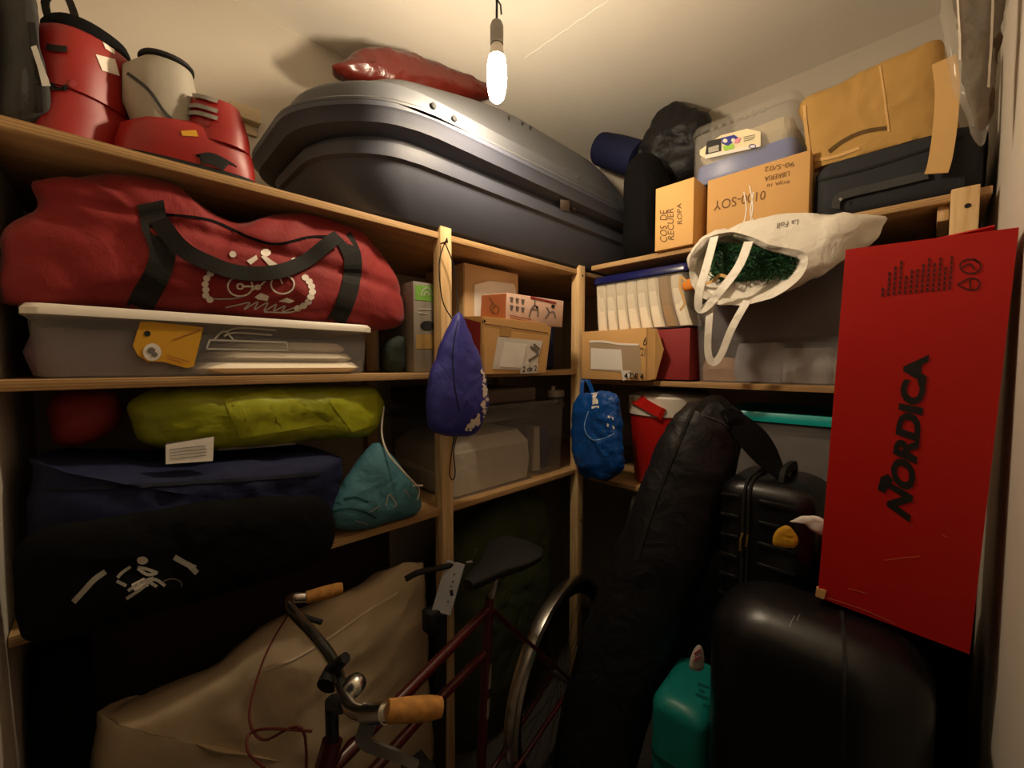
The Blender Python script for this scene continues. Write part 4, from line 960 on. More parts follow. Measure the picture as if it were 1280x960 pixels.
# large clear box and its contents
yN = 1.57
x0, x1 = PX(862, 410, y=yN).x, 0.0
zn1 = PX(862, 338, y=yN).z
r, tt, ll = clearbox('large clear storage box behind the white carrier bag on the middle shelf', x0, x1, yN, yN + 0.42, MR + 0.001, zn1, m_milky, lidm='none', taper=0.06)
cs = [('#8a8092', 0.45, 0.3), ('#c8b79b', 0.1, 0.25), ('#b7aaa2', 0.6, 0.2), ('#50566b', 0.8, 0.35), ('#c99b6a', 0.2, 0.15)]
for k, (cx, w, hgt, colr) in enumerate(((0.14, 0.13, 0.09, '#c9a07a'), (0.34, 0.17, 0.14, '#a9a6ad'), (0.56, 0.16, 0.12, '#b6b1ae'), (0.8, 0.19, 0.13, '#9f958c'))):
    xc = x0 + (x1 - x0) * cx
    solo('folded_garment', ('peach', 'pale grey', 'off-white', 'beige')[k] + ' garment low inside the large clear box, ' + ('leftmost of four', 'second from the left', 'third from the left', 'rightmost of four')[k], 'garment', crumple(MB().loft(densify([rrect(w, 0.3, 0.03, 6, xc, yN + 0.21, MR + 0.006), rrect(w * 1.05, 0.33, 0.04, 6, xc, yN + 0.21, MR + 0.05), rrect(w * 0.9, 0.3, 0.04, 6, xc, yN + 0.21, MR + hgt)], 3, 60)), 0.006, 14, k + 3), mat('garment_%s' % ('peach', 'grey', 'white', 'beige')[k], colr, 0.85, wr=0.5))
solo('dark_garment', 'dark mauve garments filling the top of the large clear box', 'garment', crumple(MB().loft(densify([rrect((x1 - x0) * 0.84, 0.32, 0.05, 6, (x0 + x1) / 2 + 0.01, yN + 0.21, MR + 0.155), rrect((x1 - x0) * 0.88, 0.35, 0.05, 6, (x0 + x1) / 2 + 0.01, yN + 0.21, MR + 0.2), rrect((x1 - x0) * 0.86, 0.33, 0.05, 6, (x0 + x1) / 2 + 0.01, yN + 0.21, zn1 - 0.02)], 3, 80)), 0.008, 12, 8), mat('dark_mauve', '#4a3f48', 0.85, wr=0.5))
# ---- white carrier bag with green garland
wbg = thing('carrier_bag', 'white plastic carrier bag with long handles spilling over the clear box', 'bag', (-0.35, 1.5, 1.8))
def ringpx(pts, y, n=80): return spline([PX(p[0], p[1], y=(p[2] if len(p) > 2 else y)) for p in pts], n, True)
mouth = [(896, 299), (915, 296), (940, 302), (968, 313), (996, 322), (1000, 332), (990, 345), (965, 362), (935, 372), (905, 374), (884, 366), (872, 350), (870, 330), (880, 310)]
lip = [(892, 294), (915, 290), (942, 297), (970, 307), (1003, 314), (1010, 328), (1000, 348), (970, 370), (935, 380), (900, 380), (878, 372), (864, 352), (862, 326), (874, 304)]
outer = [(905, 286), (940, 276), (985, 267), (1030, 268), (1070, 272), (1040, 330), (1020, 345), (985, 362), (940, 376), (905, 374), (880, 362), (864, 344), (860, 322), (878, 298)]
far = [(960, 285), (990, 274), (1030, 269), (1080, 271), (1106, 274), (1095, 298), (1070, 306), (1045, 320), (1000, 335), (960, 340), (930, 335), (915, 325), (915, 308), (935, 292)]
inner = [(p[0] * 0.9 + 94, p[1] * 0.9 + 33) for p in mouth]
rings = [ringpx(inner, 1.54), ringpx(mouth, 1.46), ringpx(lip, 1.44), ringpx(outer, 1.475), ringpx(far, 1.52), ringpx([((p[0] + 1040) / 2, (p[1] + 295) / 2) for p in far], 1.54)]
wM = MB()
dr = []
for i in range(len(rings) - 1):
    for j in range(6): dr.append([a.lerp(b, j / 6) for a, b in zip(rings[i], rings[i + 1])])
dr.append(rings[-1]); wM.loft(dr, cap=True)
wB = part('body', crumple(wM, 0.012, 16, 3), m_bagwhite, wbg, True, 50)
def sh(path, yy, w, nm='handle'):
    pts = spline([PX(p[0], p[1], y=p[2]) for p in path], 36)
    return part(nm, MB().strap(pts, w, (-0.15, -1, 0.1), 0.002), m_bagwhite, wbg, True)
sh([(893, 296, 1.44), (884, 330, 1.41), (874, 365, 1.40), (874, 385, 1.41), (884, 383, 1.41), (902, 362, 1.40), (924, 332, 1.41), (936, 302, 1.43)], 0, 0.028)
sh([(889, 374, 1.43), (886, 405, 1.415), (885, 440, 1.425), (891, 453, 1.43), (901, 444, 1.425), (915, 410, 1.415), (934, 376, 1.43)], 0, 0.024)
t = bvh(wB)
lettering(wbg, t, 'La Foll', [(998, 274.5), (970, 279.5), (971, 286), (999, 281)], m_greyprint, 0.25, 0, 0.002)
gar = MB(); rnd = random.Random(5)
gar = puff([PX(*p, y=1.505) for p in ((893, 308), (930, 306), (985, 322), (990, 336), (950, 348), (905, 352), (886, 342))], (0, -1, 0), 0.02, 0.01, N=40, R=8, amp=0.006, sc=20)
for k in range(1500):
    u = rnd.random(); v = rnd.random()
    p = PX(886 + 108 * u, 300 + 52 * v + 22 * u * (0.5 - v) + 8 * u, y=1.465 + 0.035 * rnd.random())
    dvec = Vector((rnd.uniform(-1, 1), rnd.uniform(-1, 0.1), rnd.uniform(-1, 1))).normalized() * rnd.uniform(0.012, 0.026)
    s = dvec.orthogonal().normalized() * 0.0022
    gar.add([p - s, p + s, p + dvec], [[0, 1, 2]])
for k in range(5):
    gar.tube(spline([PX(876 + 3 * k, 345 - 8 * k, y=1.53), PX(930, 330 - 5 * k, y=1.52), PX(995, 335 - 3 * k, y=1.53)], 10), 0.004, 5)
solo('fir_garland', 'green artificial fir garland in the mouth of the white carrier bag', 'garland', gar, m_green)
od = thing('felt_ornament', 'orange felt ornament with straw ribbons hanging left of the carrier bag', 'ornament', tuple(PX(862, 360, y=1.5)))
part('body', puff([PX(*p, y=1.5) for p in ((852, 358), (856, 350), (868, 349), (872, 356), (868, 362), (856, 364))], (0, -1, 0), 0.012, 0.012, N=30, R=6, amp=0.002), m_orange, od, True)
part('ribbon', MB().strap(spline([PX(858, 352, y=1.49), PX(851, 346, y=1.49), PX(850, 360, y=1.49), PX(856, 378, y=1.49), PX(850, 388, y=1.495)], 16), 0.008, (0, -1, 0), 0.002), m_straw, od, True)
part('ribbon', MB().strap(spline([PX(872, 356, y=1.48), PX(890, 352, y=1.45), PX(900, 344, y=1.44), PX(912, 348, y=1.44)], 16), 0.01, (0, -1, 0), 0.002), m_straw, od, True)
# ================================================================ BACK SHELVING, LOWER
cb = PX(836, 560, y=1.74)
coo = thing('cooler', 'red round cooler with white collar under the parcel box', 'cooler', (cb.x, 1.74, LR + 0.001))
r_ = 0.165; hc = PX(836, 490, y=1.62).z - LR
part('body', MB().lathe([(r_ * 0.82, 0), (r_ * 0.86, 0.01), (r_ * 0.98, hc * 0.72), (r_ * 0.99, hc * 0.74)], n=48), m_cooler, coo)
cw = part('collar', MB().lathe([(r_ * 0.99, hc * 0.735), (r_ * 1.03, hc * 0.75), (r_ * 1.04, hc * 0.93), (r_ * 1.0, hc * 0.95)], n=48), m_whiteplast, coo)
part('lid', MB().lathe([(r_ * 0.98, hc * 0.95), (r_ * 0.98, hc * 0.975), (r_ * 0.8, hc * 1.0), (0.02, hc * 1.005)], n=48), m_greyplast, coo)
t = bvh(cw)
strokes('handle_tab', coo, t, [[(786, 492), (800, 500), (820, 512), (830, 517)]], 13, m_cooler, 0.012, 3, 0.012)
fills('rivet', coo, t, [ell(794, 522, 1.8, 1.8, 8), ell(820, 525, 1.8, 1.8, 8)], m_rubber, 0.002)
# blue bag hung on the corner post
bb = thing('blue_bag', 'bright blue shiny plastic bag hanging on the corner post', 'bag', (-1.04, 1.46, 1.2))
O_ = [(722, 497), (740, 491), (757, 490), (772, 498), (776, 520), (778, 550), (780, 578), (772, 594), (748, 599), (726, 592), (717, 560), (716, 525)]
ctr = PX(748, 545, y=1.46)
M = puff([PX(*p, y=1.462) for p in O_], (0.1, -1, 0), 0.04, 0.03, amp=0.014, sc=15, seed=6, pw=4)
bbm = part('body', M, m_bluepoly, bb, True, 35); t = bvh(bbm)
lines = [[(736, 514), (731, 530), (733, 541), (743, 550), (760, 546), (768, 541)]]
strokes('white_line', bb, t, lines, 1.2, mat('pale_blue_print', '#7fa6d8', 0.5), 0.002, 3)
fills('emblem', bb, t, [[(739, 492), (748, 491), (748, 505), (745, 505), (745, 496), (741, 497)], [(741, 499), (744, 498), (744, 505), (741, 506)], [(740, 508), (749, 507), (749, 510), (740, 511)]], m_white, 0.002)
fills('white_patch', bb, t, [[(760, 519), (767, 522), (767, 525), (760, 522)], [(759, 529), (768, 533), (768, 537), (759, 533)]], m_white, 0.002)
part('handle', MB().strap(spline([PX(727, 497, y=1.46), PX(728, 478, y=1.505), PX(731, 472, y=1.508), PX(736, 478, y=1.505), PX(742, 494, y=1.46)], 18), 0.018, (0.3, -1, 0), 0.003), m_bluepoly, bb, True)
# teal-lidded clear box
yQ = 1.575
x0, x1 = PX(890, 560, y=yQ).x, 0.01
zq = PX(930, 514, y=yQ).z
r, tt, ll = clearbox('clear storage box with turquoise lid on the lowest back shelf', x0, x1, yQ, yQ + 0.4, LR + 0.001, zq, m_milky, lidm=m_teallid)
solo('grey_blanket', 'grey blanket inside the turquoise-lidded clear box', 'blanket', crumple(MB().loft(densify([rrect((x1 - x0) * 0.86, 0.32, 0.05, 6, (x0 + x1) / 2, yQ + 0.2, LR + 0.008), rrect((x1 - x0) * 0.9, 0.35, 0.05, 6, (x0 + x1) / 2, yQ + 0.2, LR + 0.1), rrect((x1 - x0) * 0.86, 0.32, 0.05, 6, (x0 + x1) / 2, yQ + 0.2, zq - 0.06)], 3, 80)), 0.008, 10, 5), mat('warm_grey_cloth', '#77706c', 0.85, wr=0.4))
# ================================================================ FLOOR, RIGHT: ski bag, luggage, red box
sk = thing('ski_bag', 'tall black padded sports bag leaning against the back shelving', 'bag', (-0.74, 1.2, 0))
rings = []
for (px, py, d, w, th) in ((725, 1046, 1.34, 0.22, 0.16), (742, 940, 1.35, 0.25, 0.19), (766, 850, 1.35, 0.26, 0.19), (794, 770, 1.345, 0.27, 0.19), (828, 690, 1.335, 0.27, 0.19), (853, 615, 1.325, 0.25, 0.17), (876, 555, 1.32, 0.235, 0.16), (888, 525, 1.32, 0.215, 0.145), (893, 510, 1.32, 0.16, 0.11), (894, 503, 1.32, 0.07, 0.05)):
    c = PX(px, py, d=d); ux = Vector((math.cos(YAW - 0.1), math.sin(YAW - 0.1), -0.12)); uy = Vector((-math.sin(YAW), math.cos(YAW), 0.12))
    rings.append([c + ux * (w / 2 * math.cos(a) * abs(math.cos(a)) ** -0.25 if abs(math.cos(a)) > 1e-3 else 0) + uy * (th / 2 * math.sin(a)) for a in [2 * PI * k / 40 for k in range(40)]])
M = MB().loft(densify(rings, 5, 80))
for v in M.v:
    if v.z < 0.002: v.z = 0.002
    if v.y > YS + 0.006 and v.z > 1.0: v.y = YS + 0.006
skm = part('body', crumple(M, 0.011, 9, 7), m_blacknylon, sk, True, 60); t = bvh(skm)
strokes('seam', sk, t, [[(868, 508), (850, 550), (822, 620), (796, 700)], [(905, 520), (925, 545), (930, 575), (915, 620), (898, 660)]], 4, m_blackweb, 0.004, 4, 0.004)
strokes('zip', sk, t, [[(880, 520), (905, 530), (918, 548), (920, 570)]], 1.5, m_greycloth, 0.004, 3)
pts = [PX(905, 512, d=1.27), PX(938, 545, d=1.22), PX(965, 580, d=1.19), PX(990, 612, d=1.15)]
part('shoulder_strap', MB().strap(spline(pts, 20), [0.03 + 0.05 * math.sin(PI * min(1, k / 15)) for k in range(20)], (0.35, -0.8, 0.3), 0.008), m_blackcloth, sk, True)
part('carry_loop', MB().strap(spline([PX(872, 514, d=1.24), PX(884, 500, d=1.235), PX(900, 499, d=1.235), PX(912, 510, d=1.23)], 14), 0.02, (0.3, -0.8, 0.3), 0.004), m_blackweb, sk, True)
c = PX(862, 505, d=1.25)
# teal case (low), supports the ribbed cabin case
tcx0, tcx1 = -0.62, -0.28
zc_ = 0.66
tc_ = thing('hard_case', 'teal hard plastic case standing low behind the big black suitcase', 'suitcase', ((tcx0 + tcx1) / 2, 1.18, 0))
def capsule(w, d, h, r, z0=0.0, k=5):
    rings = []
    for j in range(k + 1):
        a = PI / 2 * j / k; ins = r * (1 - math.sin(a)); rings.append(rrect(w - 2 * ins, d - 2 * ins, r, 6, z=z0 + r - r * math.cos(a)))
    for j in range(k + 1):
        a = PI / 2 * j / k; ins = r * (1 - math.cos(a)); rings.append(rrect(w - 2 * ins, d - 2 * ins, r, 6, z=z0 + h - r + r * math.sin(a)))
    return MB().loft(rings)
LUG = []
p0 = PX(822, 864, d=1.14); p1 = PX(892, 838, d=1.10)
# leave the exact placing to its own frame: long side along the view of the shelves
tm = capsule(0.15, 0.25, p0.z, 0.04)
tcl = Vector((-0.447, 1.165, 0))
tc_.matrix_world = Matrix.Translation(tcl) @ Matrix.Rotation(math.radians(3), 4, 'Z'); MATX[tc_.name] = tc_.matrix_world.copy()
tcb = part('shell', tm, m_tealhard, tc_)
part('groove', MB().loft([rrect(0.153, 0.253, 0.042, 6, z=p0.z * 0.72), rrect(0.155, 0.255, 0.042, 6, z=p0.z * 0.735), rrect(0.153, 0.253, 0.042, 6, z=p0.z * 0.75)]), mat('dark_teal_plastic', '#0c5a58', 0.5), tc_)
t = bvh(tcb)
strokes('label_print', tc_, t, [[(872, 855), (886, 860)], [(870, 868), (884, 874)], [(874, 862), (880, 866)]], 3, mat('dark_teal_plastic', '#0c5a58', 0.5), 0.002, 3)
tg = thing('luggage_label', 'small pink and white paper label on top of the teal case', 'label', tuple(PX(872, 826, d=1.1)))
part('paper', puff([PX(*p, d=1.1) for p in ((862, 835), (866, 815), (874, 806), (880, 818), (878, 838))], (0.7, -0.7, 0), 0.005, 0.004, N=24, R=5, amp=0.002), m_paper, tg, True)
part('stripe', MB().strap([PX(868, 818, d=1.09), PX(876, 812, d=1.09)], 0.008, (0.7, -0.7, 0), 0.002).strap([PX(867, 826, d=1.09), PX(876, 821, d=1.09)], 0.008, (0.7, -0.7, 0), 0.002), m_pinkprint, tg, True)
# ribbed cabin case
q0 = PX(893, 690, d=1.16); ztop = PX(950, 600, d=1.16).z
zbot = PX(872, 808, d=1.14).z
solo('storage_case', 'black case on the floor carrying the ribbed cabin suitcase', 'suitcase', capsule(0.22, 0.26, p0.z, 0.04), m_hardblack).location = (-0.306, 1.40, 0.001)
cc = thing('cabin_suitcase', 'black ribbed hard-shell cabin suitcase with gold zip pull behind the large suitcase', 'suitcase', (-0.306, 1.40, p0.z + 0.002))
ccl = MATX[cc.name].translation; hC = ztop - ccl.z; wC, dC = 0.235, 0.28
ccb = part('shell', capsule(wC, dC, hC, 0.05), m_hardblack, cc)
for k in range(9):
    z = 0.06 + (hC - 0.11) * k / 8
    part('rib', MB().box((-0.083, -dC / 2, z), (0.05, 0.012, 0.014), 0.004), m_hardblack, cc)
    part('rib', MB().box((0.035, -dC / 2, z), (0.09, 0.012, 0.014), 0.004), m_hardblack, cc)
    part('rib', MB().box((-wC / 2, 0.0, z), (0.012, 0.16, 0.014), 0.004), m_hardblack, cc)
for off in (-0.046, -0.034):
    lo = [Vector((off, p.x, p.y + hC / 2)) for p in rrect(dC + 0.006, hC + 0.006, 0.055, 8)]
    part('zip_band', MB().tube(lo + lo[:2], 0.0045, 8, False), m_blackweb, cc)
part('top_handle', MB().strap(spline([(0.03, -0.08, hC - 0.002), (0.03, -0.06, hC + 0.025), (0.03, 0.05, hC + 0.025), (0.03, 0.07, hC - 0.002)], 16), 0.026, (-1, 0, 0.0), 0.012), m_rubber, cc)
zp = PX(928, 680, y=1.25); zq_ = zp.z - ccl.z
part('zip_pull', MB().tube([(-0.046, -dC / 2 - 0.006, zq_ + 0.03), (-0.05, -dC / 2 - 0.012, zq_ + 0.012), (-0.05, -dC / 2 - 0.012, zq_ - 0.02)], 0.0038, 8), m_brass, cc)
part('zip_pull', MB().tube([(-0.034, -dC / 2 - 0.006, zq_ + 0.03), (-0.036, -dC / 2 - 0.01, zq_ - 0.005)], 0.0034, 8), m_brass, cc)
# big suitcase
def RP_(px, py): return PX(px, py, y=1.115)
gx = PX(900, 900, y=0.98).x
bgl = Vector((-0.165, 1.105, 0.26))
zg = min(RP_(1022, 746).z, RP_(1212, 818).z) - 0.002
bs_ = thing('large_suitcase', 'large glossy black suitcase in front, under the leaning red box', 'suitcase', bgl)
wG, dG, hG = 0.39, 0.27, zg - bgl.z
bgb = part('shell', capsule(wG, dG, hG, 0.10, k=8), m_hardblack, bs_, angle=60)
t = bvh(bgb)
strokes('seam', bs_, t, [[(1052, 760), (1056, 830), (1054, 950)]], 5, m_rubber, 0.003, 6, 0.004)
strokes('scuff', bs_, t, [[(994, 770), (990, 776), (987, 784)], [(1000, 768), (996, 776)]], 1.0, m_greyplast, 0.001, 3)
strokes('edge_highlight', bs_, t, [[(955, 704), (985, 702), (1022, 706)]], 2, m_greycloth, 0.002, 3)  # highlight along the back edge, painted as a grey stroke
solo('flat_case', 'black flat case on the floor carrying the large glossy suitcase', 'suitcase', capsule(0.36, 0.26, 0.258, 0.05), m_hardblack).location = (bgl.x, bgl.y, 0.001)
solo('dark_filler', 'black bundle added as dark fill behind the large suitcase by the right wall', 'bundle', puff([Vector((x, 1.42, z)) for x, z in ((-0.17, 0.01), (-0.17, 0.6), (-0.16, 0.95), (-0.08, 1.02), (0.04, 1.02), (0.085, 0.94), (0.09, 0.5), (0.085, 0.01))], (0, -1, 0), 0.12, 0.1, amp=0.008, sc=8, seed=4, zmin=0.001, pw=5), m_blackcloth)  # added dark filler, hides the lit post and keeps this gap black
# yellow and white torn labels lying on the luggage
pl = thing('torn_label', 'crumpled yellow and white torn paper label on the large suitcase', 'label', tuple(PX(985, 680, y=1.23)))
part('yellow_piece', crumple(puff([PX(*p, y=1.215) for p in ((966, 680), (970, 664), (982, 657), (991, 662), (998, 674), (994, 684), (980, 684))], (0, -1, 0.4), 0.006, 0.004, N=36, R=6, amp=0.003), 0.003, 30, 2), m_yellow, pl, True)
part('white_piece', crumple(puff([PX(*p, y=1.225) for p in ((988, 652), (1002, 646), (1020, 646), (1032, 654), (1032, 670), (1016, 664), (1004, 654))], (0, -1, 0.4), 0.006, 0.004, N=36, R=6, amp=0.003), 0.003, 30, 3), m_paper, pl, True)
# red boot box
yB1 = 1.115
def RP(px, py, y): return PX(px, py, y=y)
A4 = [RP(1057, 312, yB1), RP(1274, 284, yB1), RP(1212, 818, yB1), RP(1022, 746, yB1)]
rbx = thing('red_carton', 'tall red cardboard carton with black brand lettering standing on the large suitcase', 'box', (A4[2] + A4[3]) / 2)
dpt = Vector((-0.015, 0.165, 0.0))
A4[1].x = min(A4[1].x, 0.098); A4[2].x = min(A4[2].x, 0.085)
bm = bmesh.new(); q = [bm.verts.new(v) for v in A4 + [v + dpt for v in A4]]
for f in ((0, 1, 2, 3), (4, 5, 6, 7), (1, 2, 6, 5), (2, 3, 7, 6), (3, 0, 4, 7)): bm.faces.new([q[i] for i in f])
rbb = part('body', MB().bm(bm), m_redcard, rbx, True)
u = A4[1] - A4[0]
def flap(a, b, off): return MB().loft([[a, b, b + off, a + off], [v + Vector((0, 0.004, 0.001)) for v in (a, b, b + off, a + off)]])
f_ = [A4[0] + dpt + Vector((0.02, 0, 0.001)), A4[1] + dpt + Vector((0, 0, 0.001)), A4[1] + dpt + Vector((-0.008, -0.10, 0.022)), A4[0] + dpt + Vector((0.03, -0.10, -0.006))]
part('top_flap', MB().loft([f_, [v + Vector((0, 0.002, 0.003)) for v in f_]]), m_redcard, rbx, True)
part('top_flap', flap(A4[0] + Vector((0.004, 0.004, -0.003)), A4[1] + Vector((-0.004, 0.004, -0.003)), Vector((0.0, 0.07, -0.03))), m_redcard, rbx, True)
t = bvh(rbb)
lettering(rbx, t, 'NORDICA', [(1138, 653), (1162, 443), (1130, 452), (1107, 640)], m_blackprint, 0.25, 0.05, 0.0015)
fills('arrow_mark', rbx, t, [[(1097, 612), (1101, 596), (1110, 592), (1117, 600), (1112, 606), (1106, 604), (1107, 616)]], m_blackprint, 0.0016)
fine = []
for k, (lx, ya, yb) in enumerate(((1103, 358, 371), (1110, 338, 370), (1117, 331, 369), (1124, 328, 368), (1131, 344, 368), (1138, 340, 367), (1145, 338, 366), (1152, 331, 366), (1159, 320, 365), (1166, 330, 365), (1173, 319, 364), (1180, 331, 363), (1187, 317, 362))):
    y = yb
    while y > ya + 2:
        fine.append([(lx + (yb - y) * 0.07, y), (lx + (yb - y + 5) * 0.07, y - 5)]); y -= 6.2
strokes('fine_print', rbx, t, fine, 3.0, m_redink, 0.0012, 5)
strokes('care_symbol', rbx, t, [ell(1213, 333, 13, 9, 20), [(1204, 335), (1212, 330), (1218, 337)], [(1217, 323), (1224, 330)], [(1197, 356), (1213, 348), (1224, 352), (1222, 361), (1210, 362), (1197, 356)], [(1212, 350), (1213, 361)]], 2.2, m_redink, 0.0012, 3)
strokes('scratch', rbx, t, [[(1106, 700), (1130, 697), (1150, 695)], [(1178, 668), (1184, 672)], [(1060, 735), (1085, 742)], [(1028, 745), (1080, 762), (1120, 780)]], 1.2, mat('worn_red', '#c9573f', 0.7), 0.0012, 4)
cn = A4[3]
part('torn_corner', crumple(MB().loft([[cn + Vector((-0.004, -0.002, 0.0)), cn + Vector((0.012, -0.004, 0.0)), cn + Vector((0.016, -0.003, 0.022)), cn + Vector((-0.002, -0.003, 0.02))], [cn + Vector((-0.006, 0.01, -0.002)), cn + Vector((0.01, 0.008, -0.004)), cn + Vector((0.012, 0.008, 0.02)), cn + Vector((-0.004, 0.01, 0.02))]]), 0.002, 60), m_card, rbx, True)
# ================================================================ BICYCLE
bi = thing('bicycle', 'dark red town bicycle with cork grips and chrome bars in the middle of the room', 'bicycle', (-0.86, 0.7, 0))
hd = PX(415, 900, d=0.78)
frn = Vector((-0.755, 0.14, 0.345)); rax = Vector((-0.95, 1.22, 0.345)); bbk = Vector((-0.865, 0.72, 0.28)); sc_ = PX(612, 760, x=-0.885)
h1 = hd + Vector((0, 0, -0.04)); h2 = hd + Vector((0.008, -0.06, -0.2))
fr = MB().tube([h1, h2], 0.019, 14).tube([h2 + Vector((0, 0.02, 0.1)), sc_], 0.0135, 12).tube([h2, (h2 + sc_) / 2 + Vector((0, 0, -0.05)), sc_ + Vector((0.01, -0.03, -0.12))], 0.0125, 12).tube([h2, bbk], 0.016, 12).tube([sc_ + Vector((0, 0, 0.03)), bbk], 0.0145, 12)
for s in (-1, 1):
    o = Vector((0.045 * s, 0, 0)); fr.tube([sc_ + o * 0.3, rax + o], 0.007, 8).tube([bbk + o * 0.6, rax + o], 0.008, 8)
part('frame', fr, m_bike, bi, True)
stc = MB().tube([h1 + Vector((0, 0, -0.01)), hd + Vector((0, 0, 0.04))], 0.012, 12).tube([hd + Vector((0, 0, 0.035)), PX(428, 882, d=0.76)], 0.014, 12)
part('stem', stc, mat('dark_alloy', '#4a4846', 0.35, 0.8), bi, True)
fk = MB()
for s in (-1, 1): fk.tube([h2 + Vector((0.03 * s, 0, -0.01)), frn + Vector((0.05 * s, 0.03, 0.15)), frn + Vector((0.05 * s, 0, 0))], 0.011, 10)
part('fork', fk, m_bike, bi, True)
bar = [PX(487, 890, d=0.66), PX(465, 892, d=0.69), PX(440, 886, d=0.74), PX(428, 862, d=0.79), PX(416, 826, d=0.87), PX(394, 796, d=0.93), PX(372, 772, d=0.985), PX(361, 757, d=1.01), PX(365, 748, d=1.035), PX(385, 746, d=1.06)]
part('handlebar', MB().tube(spline(bar, 48), 0.0125, 14), m_chrome, bi, True)
ga, gb_ = PX(484, 889, d=0.663), PX(551, 884, d=0.70)
part('grip', MB().tube([ga.lerp(gb_, k / 6) for k in range(7)], [0.0165, 0.0172, 0.0178, 0.0182, 0.0182, 0.0175, 0.015], 18), m_cork, bi, True)
ga2, gb2 = PX(383, 747, d=1.055), PX(428, 735, d=1.10)
part('grip', MB().tube([ga2.lerp(gb2, k / 6) for k in range(7)], [0.0155, 0.016, 0.0165, 0.017, 0.017, 0.0165, 0.014], 18), m_cork, bi, True)
cl1, cl2 = PX(458, 892, d=0.70), PX(484, 890, d=0.664)
part('brake_clamp', MB().tube([cl1, cl2], 0.0165, 16), m_chrome, bi, True)
part('clamp_badge', MB().strap([cl1.lerp(cl2, .3) + Vector((0.012, -0.012, 0.0)), cl1.lerp(cl2, .8) + Vector((0.012, -0.012, 0.0))], 0.008, (0.7, -0.7, 0.2), 0.003), m_darkblue, bi, True)
part('brake_lever', MB().strap(spline([PX(462, 900, d=0.69), PX(455, 925, d=0.685), PX(470, 935, d=0.675), PX(495, 944, d=0.67), PX(522, 957, d=0.67)], 18), [0.026] * 5 + [0.018 - 0.0006 * k for k in range(13)], (0.7, -0.6, 0.4), 0.01), mat('alloy', '#a3a19c', 0.3, 0.7), bi, True)
part('brake_lever', MB().tube(spline([PX(366, 765, d=1.0), PX(380, 771, d=0.99), PX(402, 778, d=0.985)], 12), 0.006, 8), m_rubber, bi, True)
part('shifter', MB().tube([PX(418, 838, d=0.84), PX(408, 858, d=0.81)], 0.02, 14).tube([PX(414, 838, d=0.83), PX(432, 822, d=0.82)], [0.014, 0.011], 10), m_rubber, bi, True)
bc_ = PX(443, 858, d=0.79)
Mr = Matrix.Rotation(math.radians(25), 3, 'X')
part('bell', MB().lathe([(0.022, -0.004), (0.0225, 0.004), (0.019, 0.013), (0.011, 0.019), (0.003, 0.021)], bc_, 24, Mr), m_chrome, bi, True)
part('brake_cable', MB().tube(spline([PX(362, 765, d=1.0), PX(335, 812, d=0.93), PX(318, 860, d=0.86), PX(312, 900, d=0.8), PX(330, 925, d=0.78), PX(380, 915, d=0.78), h2], 40), 0.0025, 6)
     .tube(spline([PX(330, 960, d=0.72), PX(310, 940, d=0.75), PX(312, 918, d=0.78), PX(335, 911, d=0.78), PX(390, 914, d=0.78)], 24), 0.0025, 6), m_redbrown, bi, True)
part('brake_cable', MB().tube(spline([PX(456, 925, d=0.685), PX(430, 935, d=0.7), h2 + Vector((0.01, 0, 0.02))], 20), 0.0025, 6), m_redbrown, bi, True)
def wheel(c, dirv, r=0.335):
    dirv = Vector((dirv[0], dirv[1], 0)).normalized(); axl = Vector((-dirv.y, dirv.x, 0))
    def cir(rr, n=64, a0=0, a1=2 * PI, o=0): return [c + dirv * rr * math.cos(a0 + (a1 - a0) * k / n) + Vector((0, 0, rr * math.sin(a0 + (a1 - a0) * k / n))) + axl * o for k in range(n + 1)]
    w = part('wheel_rim', MB().tube(cir(r - 0.025), 0.01, 8, False), m_steel, bi, True)
    part('tyre', MB().tube(cir(r), 0.018, 10, False), m_rubber, bi, True)
    sp = MB()
    for k in range(28):
        a = 2 * PI * k / 28; sp.tube([c + axl * (0.02 if k % 2 else -0.02), c + dirv * (r - 0.03) * math.cos(a) + Vector((0, 0, (r - 0.03) * math.sin(a)))], 0.0011, 4)
    part('spokes', sp, m_steel, bi, True)
    part('hub', MB().tube([c - axl * 0.05, c + axl * 0.05], 0.018, 12), m_steel, bi, True)
    return cir, axl, dirv
cir, axl, dv = wheel(rax, rax - bbk)
fd = MB(); rr = []
for k in range(41):
    a = math.radians(-15 + 205 * k / 40); cc_ = rax + dv * 0.365 * math.cos(a) + Vector((0, 0, 0.365 * math.sin(a))); n_ = dv * math.cos(a) + Vector((0, 0, math.sin(a)))
    rr.append([cc_ + axl * 0.028 - n_ * 0.012, cc_ + axl * 0.02, cc_ + n_ * 0.004, cc_ - axl * 0.02, cc_ - axl * 0.028 - n_ * 0.012, cc_ - axl * 0.018 - n_ * 0.004, cc_ - n_ * 0.001, cc_ + axl * 0.018 - n_ * 0.004])
fd.loft(rr); part('mudguard', fd, m_chrome, bi, True)
wheel(frn, Vector((0.03, -1, 0)), 0.325)
sd = sc_ + Vector((-0.005, 0.03, 0.0))
spt = PX(622, 706, x=-0.895)
part('seat_post', MB().tube([sc_, spt + Vector((0, 0, -0.02))], 0.013, 12), m_steel, bi, True)
sr_ = []
